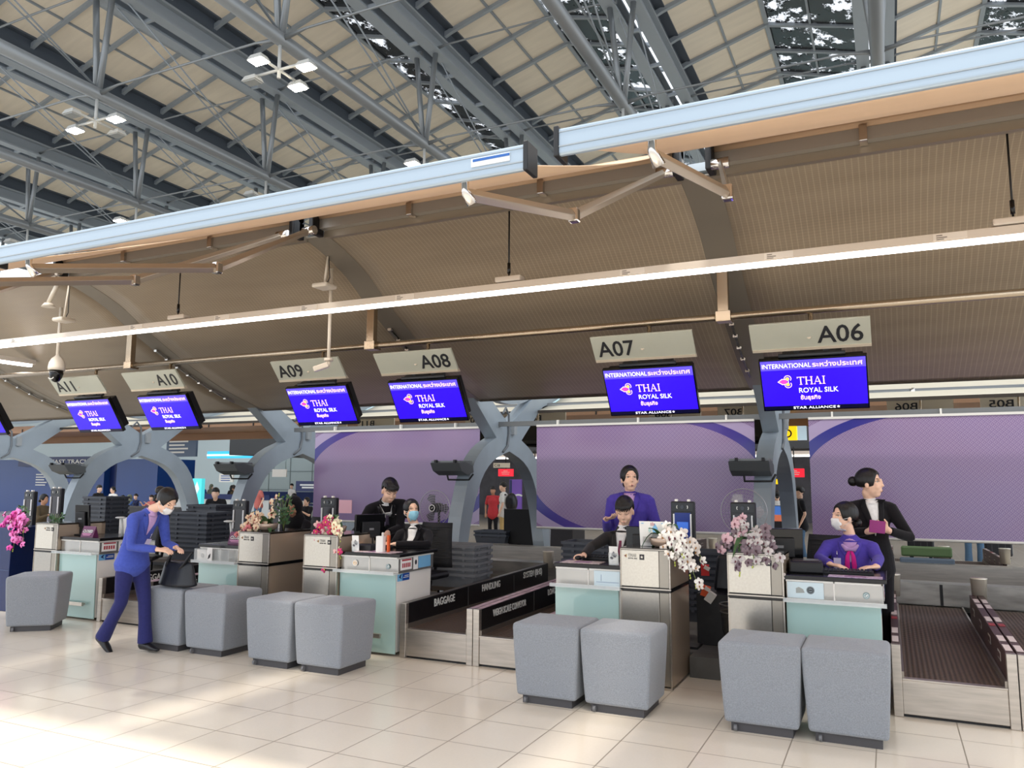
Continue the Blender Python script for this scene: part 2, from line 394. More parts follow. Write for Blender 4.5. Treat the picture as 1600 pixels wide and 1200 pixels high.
for xx in (-1.60,): 
    b=MB(); b.b2(xx-.1,xx+.1,3.124,3.13,3.055,3.095); b.build('maker_label',mat('white sticker',(225,230,235),.5),A1)
    b=MB(); b.b2(xx-.09,xx+.1,3.121,3.125,3.078,3.09); b.build('label_band',mat('blue print',(40,90,160),.5),A1)
awning(-1.25,2.75,3.13,3.08,'tan folding-arm awning at upper right with the nearer pale blue front bar','',[(-1.10,-.83,-.85),(2.55,2.75,2.6)])
awning(-9.36,-5.48,3.18,3.065,'tan folding-arm awning at far left, only its folded arm and cloth edge in view','',[(-5.6,-6.15,-6.0),(-9.2,-9.1,-9.0)])
# ---------------------------------------------------------------- roof
ceilm=mat('beige roof lining',(228,216,196),.6,noise=.05,nscale=.6,stretch=(1,6,1))
XT=[9.4,.35,-8.72,-17.8,-26.85,-35.9,-45,-54,-63]
YN=[10,19.2,28.4,37.6,46.8,56,65]
Y0,Y1=9,66
truss0=None
lamps=[]
tl=['at the right edge, seen as an upright pair above the front bar','third long truss, above the A06 screen','running down to the middle of the front bars','running from top left of centre','fourth from the right','far left truss','distant left truss','distant left truss beyond','last distant left truss']
for i,X in enumerate(XT):
    lab='grey steel roof truss, %s counted from the right'%(['one','two','three','four','five','six','seven','eight','nine'][i])
    if truss0 is None:
        t=thing('roof_truss',lab,'roof truss',(X,0,0),group='roof trusses')
        for s in (-.5,.5):
            b=MB()
            for z in (20.45,21.15): b.b2(s-.27,s+.27,Y0,Y1,z-.05,z+.05)
            b.b2(s-.05,s+.05,Y0,Y1,20.45,21.15); b.build('upper_chord',truss,t)
        b=MB(); b.tube([(0,Y0,16.3),(0,Y1,16.3)],.24,14); b.build('lower_chord',mat('silver grey tube',(134,138,140),.35,.35),t)
        y=Y0
        while y<Y1: b=MB(); b.b2(-.5,.5,y-.06,y+.06,20.4,20.55); b.build('batten',truss,t); y+=3.07
        for y in YN:
            for s in (-.5,.5):
                b=MB(); b.tube([(s*.15,y,16.45),(s,y,20.5)],.12,8); b.build('strut',mat('silver grey tube',(134,138,140)),t)
            for s in (-.35,.35):
                b=MB(); b.tube([(0,y,16.5),(s,y-8.8,20.6)],.035,5); b.build('cable',truss,t)
        truss0=t
    else: dup(truss0,lab,(X,0,0))
roofn=['right edge','above the A06 screen','top centre','top left of centre','upper left','left','far left','distant left']
glz=None
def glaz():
    m=mat('mottled roof glazing',(18,20,24),.25,0,spec=.7); b=m.node_tree.nodes['Principled BSDF']
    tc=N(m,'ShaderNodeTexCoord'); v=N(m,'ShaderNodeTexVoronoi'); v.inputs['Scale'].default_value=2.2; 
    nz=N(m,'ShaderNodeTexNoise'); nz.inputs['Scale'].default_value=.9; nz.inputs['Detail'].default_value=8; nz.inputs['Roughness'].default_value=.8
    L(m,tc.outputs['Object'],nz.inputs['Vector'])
    a=M_(m,'GREATER_THAN',nz.outputs['Fac'],.53); L(m,M_(m,'SUBTRACT',1.0,M_(m,'MULTIPLY',a,.8)),b.inputs['Alpha'])  # see-through noise patches imitate white mottled reflections in the dark glass
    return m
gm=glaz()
for i in range(len(XT)-1):
    XR=XT[i]; X=XT[i+1]           # bay from truss X to truss XR (right)
    xa,xr,xb=X+.85,X+4.55,XR-.7
    b=MB(); b.prism([(xa,21.95),(xr,23.0),(xr,23.12),(xa,22.07)],Y0,Y1,'y'); tag(b.build('ceiling',ceilm),kind='structure')
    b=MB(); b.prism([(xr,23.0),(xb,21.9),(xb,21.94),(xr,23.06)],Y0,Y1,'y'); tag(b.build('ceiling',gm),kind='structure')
    b=MB(); b.b2(xa-.45,xa-.35,Y0,Y1,20.9,22.3); b.prism([(xa-.4,22.0),(xa+.1,21.9),(xa+.1,22.05),(xa-.4,22.2)],Y0,Y1,'y'); tag(b.build('ceiling',mat('dark gutter',(84,92,102),.6)),kind='structure')
    b=MB()
    y=Y0+.6
    while y<Y1:
        b.prism([(xa-.35,21.6),(xa,21.75),(xr,22.85),(xr,23.02),(xa,21.97),(xa-.35,21.85)],y-.09,y+.09,'y')
        b.prism([(xr,22.85),(xb+.3,21.75),(xb+.3,21.92),(xr,23.02)],y-.09,y+.09,'y'); y+=2.45
    b.b2((xa+xr)/2-.05,(xa+xr)/2+.05,Y0,Y1,22.4,22.5); b.b2(xr-.1,xr+.1,Y0,Y1,22.9,23.03)
    b.b2((xb+xr)/2-.05,(xb+xr)/2+.05,Y0,Y1,22.38,22.46)
    tag(b.build('trim_1',truss),kind='structure')
# tie rods across, at node lines
k=0
for yi,y in enumerate(YN[1:5]):
    for z in (16.3,20.6):
        b=MB()
        for i in range(len(XT)-1):
            x0,x1=XT[i+1]+.2,XT[i]-.2; b.tube([(x0,y,z),(x0+.9,y,z+.12),(x1-.9,y,z+.12),(x1,y,z)],[.1,.045,.045,.1],6)
        o=b.build('tie_rod',mat('silver grey tube',(134,138,140))); tag(o,'thin steel tie rods, %s row back, %s'%(['nearest','second','third','fourth'][yi],'low between the round tubes' if z<17 else 'high between the twin beams'),'tie rod','roof tie rods')
# floodlight clusters under the nodes
lampw=mat('lit floodlight',(255,240,214),.5,emit=60)
lampo=mat('unlit floodlight glass',(150,152,150),.2)
whites=mat('white bracket',(190,190,186),.5)
def cluster(X,Y,lit,label):
    t=thing('floodlight_cluster',label,'floodlights',(X,Y,0),group='roof floodlight clusters')
    b=MB(); b.tube([(0,0,16.1),(0,0,14.9)],.06,8); b.tube([(-1.1,0,15.2),(1.1,0,15.2)],.05,8); b.tube([(0,-.9,15.2),(0,.9,15.2)],.05,8); b.build('bracket',whites,t)
    for k,(x,y) in enumerate(((-1.15,0),(1.15,0),(0,-.95),(0,.95))):
        b=MB(); b.box((x,y,15.12),(.62,.44,.18),taper=(.7,.7)); h=b.build('lamp_head',whites,t)
        b=MB(); b.box((x,y,15.02),(.5,.36,.06)); b.build('lens',lampw if k in lit else lampo,h)
cl=[(.35,19.2,(1,),'floodlight cluster with one lit lamp beside the upright truss at upper right'),(-8.72,28.4,(0,1,2,3),'floodlight cluster with four lit lamps above the right front bar end'),
(-17.8,19.2,(1,2,3),'floodlight cluster with three lit lamps near the top left'),(-17.8,28.4,(0,2),'floodlight cluster with two lit lamps above the left front bar'),
(-26.85,19.2,(0,1),'floodlight cluster with two lit lamps at far upper left'),(-26.85,28.4,(0,1),'floodlight cluster with two lit lamps in the middle left'),(-35.9,28.4,(0,1,2),'floodlight cluster with three lit lamps, low at left'),(-45,28.4,(0,1),'floodlight cluster with two lit lamps at the left edge'),(-17.8,37.6,(0,),'floodlight cluster far back beyond the left front bar')]
for c in cl: cluster(*c)
X6,X8,X10,X12=-.04,-4.08,-8.12,-12.16
gb=mat('metallic grey panel',(168,166,162),.2,.7,noise=.06,nscale=3)
teal=mat('pale teal back painted glass',(170,200,195),.12,0,spec=.6,coat=.3)
acr=mat('clear acrylic',(235,240,240),.06,0,alpha=.3,spec=.7)
slab=mat('black desk top',(16,15,16),.22)
champ=mat('champagne patterned panel',(206,200,188),.25,.35,noise=.06,nscale=60)
lowp=mat('grey reflective lower panel',(165,161,154),.22,.7,noise=.05,nscale=50)
bronze=mat('bronze mirror glass',(178,160,140),.16,.35)
paper=mat('white paper',(236,234,230),.6)
ink=mat('dark ink',(40,38,44),.6); navy=mat('navy',(18,34,84),.35); purple=mat('deep purple',(86,40,96),.5)
blueink=mat('blue ink',(20,70,150),.5); skyb=mat('light blue sticker',(120,180,220),.4); gold=mat('gold ink',(200,150,60),.4)
# ------------------------------------------------------------ counters
def counter(X0,s,label,side=True,style=0):
    xa=-.02 if s<0 else 1.53; W=.66 if s<0 else .58
    t=thing('check_in_counter',label,'counter',(X0+xa,6.25,0),group='check-in counters')
    x0,x1=(-W,0) if s<0 else (0,W)   # local
    b=MB(); b.prism([(.02,.03),(0,.735),(.62,.735),(.60,.03)],x0+.02,x1-.035 if s<0 else x1,'x'); b.build('body',white,t,bevel=.006)
    b=MB(); b.prism([(.0,.02),(-.015,.73),(-.002,.73),(.012,.02)],x0,x1-.03,'x'); b.build('front_glass',teal,t,bevel=.003)
    b=MB(); b.b2(x0,x1-.01,0,.62,.74,.885); b.build('upper_band',gb,t,bevel=.005)
    b=MB(); b.b2(x0,x1-.01,-.006,.0,.745,.75); b.b2(x0,x1-.01,-.006,0,.872,.885); b.b2((x0+x1)/2-.004,(x0+x1)/2+.004,-.006,0,.745,.885); b.b2(x1-.02,x1-.008,-.006,.62,.87,.887); b.build('edge_trim',white,t)
    b=MB(); b.b2(x0-.01,x1+.01,-.11,.0,.735,.743); b.b2(x0-.01,x1+.01,-.115,-.108,.735,.765); b.build('acrylic_ledge',acr,t)
    b=MB(); b.prism([(-.01+x0,-.02),(x1+.015,-.02),(x1+.015,.66),(x0-.01,.66)],.887,.918,'z'); b.build('desk_top',slab,t,bevel=.004)
    b=MB(); b.b2(x0+.05,x0+.5,-.06,-.035,.16,.2); b.b2(x0+.07,x0+.09,-.04,0,.17,.19); b.b2(x0+.46,x0+.48,-.04,0,.17,.19); b.build('foot_rail',steel,t,bevel=.003)
    fy=-.008
    if style in (0,1):
        p=x0+.17; b=MB(); b.tube([(p,fy,.815),(p,fy-.003,.815)],.028,20); b.build('round_sticker',paper if style==0 else mat('grey sticker',(120,130,134),.4),t)
        flat('sticker_print',ring(0,0,.02,.004,0,360,14)+[rect(-.012,.012,-.003,.003)],gold if style==0 else ink,t,loc=(p,fy-.003,.815))
        p=x1-.12; b=MB(); b.tube([(p,fy,.8),(p,fy-.003,.8)],.022,18); b.build('round_badge',mat('teal grey sticker',(120,150,155),.4),t)
        flat('badge_print',ring(0,0,.016,.003,0,360,14)+[[(-.01,-.004),(0,.004),(.012,.008),(.004,-.006)]],paper,t,loc=(p,fy-.003,.8))
    if style==1:
        b=MB(); b.b2(x0+.01,x0+.26,fy-.002,fy,.755,.87); b.build('paper_notice',mat('pale blue notice',(206,222,228),.5),t)
        flat('torn_patch',[[(0,0),(.06,.005),(.05,.03),(.02,.045),(0,.035)]],mat('grey patch',(160,164,160),.6),t,loc=(x0+.07,fy-.002,.79))
    if style==2:
        b=MB(); b.b2(x0+.34,x1-.02,fy-.002,fy,.745,.87); b.build('paper_notice',mat('pale blue notice',(206,222,228)),t)
        flat('notice_print',[rect(.01,.2,.03,.033),rect(.05,.053,.04,.09)],mat('blue grey ink',(120,140,170),.5),t,loc=(x0+.35,fy-.002,.75))
    if s<0 and side:
        fx=x1-.0085
        for nm,y0,y1,z0,z1,m in (('info_sticker',.03,.22,.765,.865,paper),('photo_sticker',.25,.33,.755,.87,paper),('blue_sticker',.34,.56,.76,.87,skyb),('logo_sticker',.02,.1,.665,.73,skyb),('blue_logo_sticker',.1,.22,.665,.73,blueink)):
            b=MB(); b.b2(fx+(.0 if z0>.74 else -.024),fx+.0025+(.0 if z0>.74 else -.024),y0,y1,z0,z1); b.build(nm,m,t)
        R=(PI/2,0,PI/2)
        flat('sticker_print',[rect(.01,.17,.08,.095)]+[rect(.015+.03*k,.035+.03*k,.02,.06) for k in range(5)],mat('red print',(170,50,60),.5),t,loc=(fx+.003,.04,.767),rot=R,t=.001)
        flat('portrait_print',disc(0,0,.018,12,1.3),ink,t,loc=(fx+.003,.29,.82),rot=R,t=.001)
        flat('bird_mark',[[(0,0),(.02,.02),(.05,.03),(.03,.0),(.05,-.02)]],navy,t,loc=(fx-.021,.04,.70),rot=R,t=.001)
        flat('small_print',[rect(0,.09,.0,.006),rect(.02,.09,.015,.021)],white,t,loc=(fx-.021,.115,.69),rot=R,t=.001)
    return t
counter(X6,-1,'pale teal glass counter below the A06 screen, beside the right conveyors',style=1)
counter(X8,1,'pale teal glass counter where the man in a dark suit uses a mouse',style=2)
counter(X8,-1,'pale teal glass counter where the woman in the blue mask sits',style=0)
counter(X10,1,'pale teal counter with brochure holders behind the two stools left of centre',style=3)
counter(X10,-1,'pale teal glass counter left of the stooping woman in blue',style=3)
# ------------------------------------------------------------ logo pods
def thai_logo(parent,loc,s,c1,c2,c3,rot=(PI/2,0,0),t=.001):
    o=[]
    out=ring(.0,0,.30,.05,60,300,16,.8)
    tear=[[(-.62,0),(-.3,.24),(-.26,.19),(-.53,0)],[(-.62,0),(-.3,-.24),(-.26,-.19),(-.53,0)]]+ring(-.12,0,.26,.05,-60,60,10)+[[(-.31,.235),(0,.2),(0,.15),(-.28,.18)],[(-.31,-.235),(0,-.2),(0,-.15),(-.28,-.18)]]
    lob=ring(.08,.24,.25,.05,-40,200,18)+ring(.08,-.24,.25,.05,160,400,18)
    sc=lambda P:[[(x*s,y*s) for x,y in p] for p in P]
    flat('emblem_outline',sc(tear+lob),c1,parent,loc,rot,t)
    flat('emblem_centre',sc([[(-.5,0),(-.3,.14),(-.12,.16),(.03,.06),(.03,-.06),(-.12,-.16),(-.3,-.14)]]),c2,parent,loc,rot,t)
    flat('emblem_lobes',sc(disc(.06,.22,.13)+disc(.06,-.22,.13)),c3,parent,loc,rot,t)
def serif(word,h,m,parent,loc,rot=(PI/2,0,0),t=.001,name='serif_lettering'):
    w=h*.13; S=h*.06; P=[]; x=0
    for ch in word:
        if ch=='T':
            W=h*.8; P+=[rect(x,x+W,h-S*1.3,h),rect(x+W/2-w/2,x+W/2+w/2,0,h),rect(x+W/2-w*1.2,x+W/2+w*1.2,0,S),rect(x,x+S,h*.8,h),rect(x+W-S,x+W,h*.8,h)]
        elif ch=='H':
            W=h*.85; P+=[rect(x+w*.6,x+w*1.6,0,h),rect(x+W-w*1.6,x+W-w*.6,0,h),rect(x+w,x+W-w,h*.48,h*.48+S*1.2)]+[rect(x+a,x+a+w*2.2,q,q+S) for a in (0,W-w*2.2) for q in (0,h-S)]
        elif ch=='A':
            W=h*.9; P+=[[(x+w*.5,0),(x+w*.9,0),(x+W*.53,h*.93),(x+W*.47,h)],[(x+W-w*1.6,0),(x+W-w*.5,0),(x+W*.55,h),(x+W*.45,h)],rect(x+W*.27,x+W*.7,h*.3,h*.3+S*1.2),rect(x,x+w*1.8,0,S),rect(x+W-w*2.4,x+W,0,S)]
        elif ch=='I':
            W=w*2.4; P+=[rect(x+W/2-w/2,x+W/2+w/2,0,h),rect(x,x+W,0,S),rect(x,x+W,h-S,h)]
        x+=W+h*.06
    flat(name,P,m,parent,loc,rot,t); return x
def pod(X0,s,label,variant=''):
    xa=-.69 if s<0 else 2.11; W=.40
    t=thing('logo_pedestal',label,'pedestal',(X0+xa,6.2,0),group='logo pedestals between counters')
    x0,x1=(-W,0) if s<0 else (0,W)
    if variant=='navy':
        nv=mat('navy glossy panel',(14,32,78),.2,.2)
        b=MB(); b.b2(x0,x1,0,.62,0,.99); b.build('body',nv,t,bevel=.006)
        b=MB(); b.b2(x0,x1,-.004,0,.48,.486); b.build('panel_joint',mat('navy seam',(50,70,110),.4),t); return t
    ym=.62
    b=MB(); b.b2(x0+.008,x1-.008,.012,ym,.03,.735); b.b2(x0+.008,x1-.008,.012,ym,.765,1.05); b.build('core',mat('dark core',(46,42,40),.5),t)
    b=MB(); b.b2(x0+.006,x1-.09,0,.012,.77,1.055); b.build('upper_front_panel',champ,t,bevel=.002)
    b=MB(); b.b2(x1-.085,x1-.012,0.002,.012,.77,1.055); b.b2(x1-.085,x1-.012,0.002,.012,.03,.73); b.build('side_strip',mat('taupe grey strip',(150,144,134),.25,.6),t)
    b=MB(); b.b2(x0+.006,x1-.09,0,.012,.03,.73); b.build('lower_front_panel',lowp,t,bevel=.002)
    b=MB(); b.b2(x1-.008,x1,.0,ym,.765,1.06); b.b2(x1-.008,x1,0,ym,.02,.735); b.build('side_glass',bronze,t)
    b=MB(); b.b2(x0,x0+.008,.0,ym,.02,1.06); b.build('left_side_glass',mat('warm grey glass',(176,166,152),.15,.4),t)
    b=MB(); b.b2(x0,x1+.004,-.006,ym,.735,.765); b.build('middle_channel',blackg,t)
    b=MB(); b.b2(x0-.003,x1+.006,-.01,.0,.752,.762); b.b2(x0-.002,x0+.003,-.004,.010,0,1.06); b.b2(x1-.008,x1+.002,-.004,.010,0,1.06); b.b2(x0-.002,x1+.002,-.004,.006,1.055,1.061); b.b2(x0,x1,-.003,.01,0,.02); b.build('steel_edges',steel,t)
    b=MB(); b.b2(x0,x1,0,ym,1.05,1.07); b.build('top',mat('dark glass top',(70,66,62),.12,.4),t)
    lx=x0+.045 if s>0 else x0+.17
    thai_logo(t,(lx,-.001,1.005),.026,gold,purple,gold)
    serif('THAI',.022,ink,t,(lx+.018,-.001,1.0))
    text('ROYAL SILK',.014,ink,t,(lx+.018,-.001,.982),width=.075)
    b=MB(); b.b2(lx+.112,lx+.150,-.002,0,.978,1.02); b.build('star_square',ink,t)
    flat('star_mark',[[(.013*math.cos(2*PI*k/10+PI/2)*(1 if k%2==0 else .45),.013*math.sin(2*PI*k/10+PI/2)*(1 if k%2==0 else .45)) for k in range(10)]],champ,t,loc=(lx+.131,-.003,.999))
    return t
pod(X6,-1,'logo pedestal right of the trash bin gap, under the dark grey orchids')
pod(X8,1,'logo pedestal with a bronze mirror side, under the white orchids')
pod(X8,-1,'logo pedestal beside the blue-mask clerk\'s counter, under the pink and cream orchids')
pod(X10,1,'logo pedestal under the beige and green orchids, left of the narrow gap')
pod(X10,-1,'logo pedestal at left between the navy box and the counter')
pod(X12,1,'navy blue glossy pedestal at the left edge under the magenta orchids','navy')
# raised platforms
for i,X0 in enumerate((X6,X8,X10,X12)):
    lab=['grey staff platform in the gap right of the white orchids','grey staff platform behind the blue-mask clerk\'s counter','grey staff platform behind the counters left of centre','grey staff platform at the far left'][i]
    t=thing('staff_platform',lab,'platform',(X0,0,0),group='staff platforms')
    b=MB(); b.b2(-2.5+.02,-.06,6.86,8.95,0,.17); b.b2(-1.51,-1.12,6.7,6.86,0,.17); b.build('deck',plat,t,bevel=.005)
# ------------------------------------------------------------ conveyors
def belt_mat():
    m=mat('dark brown conveyor belt',(66,52,44),.6); b=m.node_tree.nodes['Principled BSDF']
    tc=N(m,'ShaderNodeTexCoord'); sp=N(m,'ShaderNodeSeparateXYZ'); L(m,tc.outputs['Object'],sp.inputs[0])
    u=M_(m,'MULTIPLY',M_(m,'ADD',sp.outputs[0],M_(m,'MULTIPLY',sp.outputs[1],.75)),95); v=M_(m,'MULTIPLY',M_(m,'SUBTRACT',sp.outputs[0],M_(m,'MULTIPLY',sp.outputs[1],.75)),95)
    h=M_(m,'MULTIPLY',M_(m,'SINE',u),M_(m,'SINE',v)); k=M_(m,'ADD',M_(m,'MULTIPLY',h,.5),.5)
    L(m,MIX(m,k,lin((28,20,17)),lin((112,92,78))),b.inputs['Base Color'])
    bp=N(m,'ShaderNodeBump'); bp.inputs['Distance'].default_value=.006; L(m,k,bp.inputs['Height']); L(m,bp.outputs[0],b.inputs['Normal'])
    return m
beltm=belt_mat()
blackp=mat('scuffed black panel',(20,19,20),.35,noise=.5,nscale=30)
brownp=mat('dark maroon panel',(72,52,50),.4,noise=.15,nscale=20)
wht=mat('white lettering',(225,225,220),.5)
def conveyor(X,kind,label):
    t=thing('baggage_conveyor',label,'conveyor',(X,6.25,0),group='baggage conveyors')
    Wd=.745
    b=MB(); b.b2(.06,Wd-.06,0.01,.03,.02,.25); b.b2(.06,Wd-.06,.0,.06,.245,.258); b.build('front_panel',steel,t,bevel=.003)
    b=MB(); b.b2(.02,Wd-.02,.03,3.5,0,.02); b.b2(.09,Wd-.09,.1,3.4,.02,.2); b.build('base',dark,t)
    b=MB(); b.prism([(.03,.235),(.03,.255),(2.6,.285),(3.45,.285),(3.45,.235)],.075,Wd-.075); b.build('belt',beltm,t,keepn=False)
    sk=mat('steel skirt',(150,142,132),.3,.8)
    b=MB(); b.b2(.06,.075,.02,3.45,.2,.3); b.b2(Wd-.075,Wd-.06,.02,3.45,.2,.3); b.build('skirt',sk,t)
    for x in (0,Wd-.06):
        b=MB(); b.b2(x,x+.06,0,.05,.0,.48); b.build('post',steel,t,bevel=.004)
    top=mat('sticker covered rail top',(176,150,160),.4,noise=.35,nscale=14) if kind in (1,2) else brownp
    side=blackp if kind in (1,2) else brownp
    LW=3.35 if kind in (1,2) else 2.65
    for k,x in enumerate((.004,Wd-.056)):
        b=MB(); b.prism([(.05,.26),(.05,.475),(LW,.475+.0173*LW),(LW,.28)],x,x+.052); w=b.build('side_wall',side,t,bevel=.002)
        b=MB(); b.prism([(.05,.476),(.05,.48),(LW,.480+.0173*LW),(LW,.476+.0173*LW)],x,x+.052); b.build('rail_top',top if not (kind==1 and k==0) else mat('grey rail top',(110,106,104),.4,.4),w)
        if k==0 and kind in (1,2):
            R=(PI/2,math.radians(0),PI/2)
            words=(('BAGGAGE',.50,.40),('HANDLING',1.50,.44),('SYSTEM (BHS)',2.58,.56)) if kind==1 else (('WEIGH SCALE CONVEYOR',.28,.72),('LOAD 150 KG',1.55,.5))
            for wd,y,wid in words:
                text(wd,.10 if kind==1 else .085,wht,w,(x+.054,y,.375+(y*.02)),rot=R,width=wid,bold=.015)
            for y in (1.19,2.31):
                b=MB(); b.b2(x+.052,x+.055,y,y+.006,.29,.49); b.build('panel_joint',mat('grey joint',(90,88,88),.4),w)
        if kind not in (1,2):
            for y in (.35,.95,1.6,2.2):
                sx=x-.001 if k==1 else x+.052
                b=MB(); b.b2(sx-.001,sx+.002,y,y+.16,.36+y*.012,.42+y*.012); b.build('wall_label',mat('grey label frame',(178,170,160),.5),w)
                b=MB(); b.b2(sx-.002,sx+.003,y+.015,y+.145,.372+y*.012,.408+y*.012); b.build('wall_label_centre',mat('maroon label',(84,60,58),.5),w)
            for y,c in ((.12,'w'),(.45,'w'),(1.0,'r'),(1.25,'w'),(1.9,'w'),(2.2,'w')):
                b=MB(); M=Matrix.Translation((x+.026,y+.08,.482+(y+.08)*.0173))
                b.box((x+.026,y+.08,.4835+(y+.03)*.0173),(.042,.2 if c=='w' else .1,.003),rot=(.0173,0,0)); b.build('top_sticker',mat('pale sticker',(206,190,188),.5) if c=='w' else mat('red sticker',(150,52,56),.5),w)
        if k==1 and kind!=2: continue
        b=MB(); b.lathe([(.06,0),(.062,.0),(.072,.2),(.075,.205),(.075,.215),(.002,.216)],20,(0,0,0)); bo=b.build('end_bollard',mat('brushed bollard steel',(222,214,198),.3,.6),t); bo.location=(x+.026,LW+.07,.47)
    return t
cvl=[(4.0,0,'off'),(X6,0,'conveyor with an empty dark belt right of the A06 counter'),(X6+.75,0,'conveyor cut by the right edge of the photo'),
(X8,1,'conveyor whose black wall reads BAGGAGE HANDLING SYSTEM, in the middle of the photo'),(X8+.75,2,'conveyor whose black wall reads WEIGH SCALE CONVEYOR, half behind the stools'),
(X10,1,'conveyor just behind the stooping woman in blue'),(X10+.75,2,'conveyor hidden behind the stools at left, right of the stooping woman')]
for X,k,l in cvl[1:]: conveyor(X,k,l)
back0=None
for j,(X,lab) in enumerate(((X6+.75+.745,'maroon walled conveyor of the rear row, seen below the right banner'),(X6+.745,'maroon walled conveyor of the rear row, left one below the right banner'),(X8+.75+.745,'conveyor of the rear row behind the middle opening, right one'),(X8+.745,'conveyor of the rear row behind the middle opening, left one'),(X6+3.95,'conveyor of the rear row at the right edge'))):
    if back0 is None: back0=conveyor(0,0,lab); back0.location=(X,15.85,0); back0.rotation_euler=(0,0,PI)
    else: dup(back0,lab,(X,15.85,0))
# collector
t=thing('collector_belt','long stainless steel collector trough crossing behind all conveyors','conveyor trough')
b=MB(); 
b.b2(-13.2,5.2,9.78,9.82,.29,.5); b.b2(-13.2,5.2,9.78,10.05,.5,.515); b.b2(-13.2,5.2,10.02,10.05,.2,.5); b.build('steel_wall',mat('worn stainless sheet',(168,164,158),.28,.85,noise=.3,nscale=2.5,stretch=(1,1,4)),t)
b=MB(); b.b2(-13.2,5.2,10.05,12.05,.1,.2); b.build('trough_belt',dark,t)
b=MB(); b.b2(-13.2,5.2,12.05,12.08,.2,.5); b.b2(-13.2,5.2,12.05,12.3,.5,.515); b.build('rear_steel_wall',steel,t)
for x in (-11,-8.5,-6.2,-3.9,-2.4,-.3,.44,1.8):
    b=MB(); b.b2(x,x+.03,9.775,9.785,.29,.51); b.build('sheet_joint',dark,t)
# ------------------------------------------------------------ stools
def fabric():
    m=mat('mid grey wool upholstery',(142,146,152),.95,0,spec=.15,noise=.16,nscale=160,bump=.35,bscale=300,sheen=.25); return m
fab=fabric()
def stool(x,y,rz,label,w=.52):
    global st0
    if st0 is None:
        t=thing('upholstered_stool',label,'stool',(x,y,0),rz,group='grey upholstered stools')
        b=MB(); n=10
        # tapered cushion with a crowned top
        bmm=b.bm; lev=[(.055,.455,.44),(.2,.475,.46),(.4,.5,.475),(.53,.512,.485),(.565,.508,.482)]
        rings=[]
        for z,wx,wy in lev:
            rings.append([bmm.verts.new((sx*wx/2,sy*wy/2,z)) for sx,sy in ((-1,-1),(1,-1),(1,1),(-1,1))])
        bmm.faces.new(list(reversed(rings[0])))
        for a,c in zip(rings,rings[1:]):
            for k in range(4): bmm.faces.new((a[k],a[(k+1)%4],c[(k+1)%4],c[k]))
        f=bmm.faces.new(rings[-1])
        bmesh.ops.subdivide_edges(bmm,edges=list(f.edges),cuts=0)
        r=bmesh.ops.poke(bmm,faces=[f]); v=r['verts'][0]; v.co.z+=.035
        o=b.build('cushion',fab,t)
        md=o.modifiers.new('b','BEVEL'); md.width=.022; md.segments=3; md.limit_method='ANGLE'; md.angle_limit=math.radians(45)
        md=o.modifiers.new('s','SUBSURF'); md.levels=1; md.render_levels=2; md.subdivision_type='SIMPLE'
        b=MB(); b.b2(-.19,.19,-.19,.19,0,.06); b.build('plinth',mat('charcoal plinth',(72,70,72),.5),t)
        b=MB(); b.tube([(-.17,-.205,.025),(-.15,-.205,.025)],.02,10); b.build('caster',mat('grey caster',(110,110,112),.4),t)
        st0=t; return t
    return dup(st0,label,(x,y,0),rz)
st0=None
stool(-.805,5.63,0,'grey square stool below the A06 counter, left one of the pair')
stool(-.295,5.65,0,'grey square stool below the A06 counter, nearest the right conveyor')
stool(-2.285,5.62,0,'grey square stool before the WEIGH SCALE conveyor, left one of the pair')
stool(-1.765,5.63,0,'grey square stool in front of the pedestal with white orchids')
stool(-4.87,5.64,0,'grey square stool in front of the pink orchid pedestal, left one of the pair')
stool(-4.345,5.65,0,'grey square stool in front of the blue-mask clerk\'s counter, right one of the pair')
stool(-6.24,5.72,0,'grey square stool carrying the black handbag')
stool(-5.71,5.73,0,'grey square stool right of the one carrying the black handbag')
stool(-8.33,5.70,math.radians(38),'grey square stool turned at an angle, cut by the left edge of the photo')
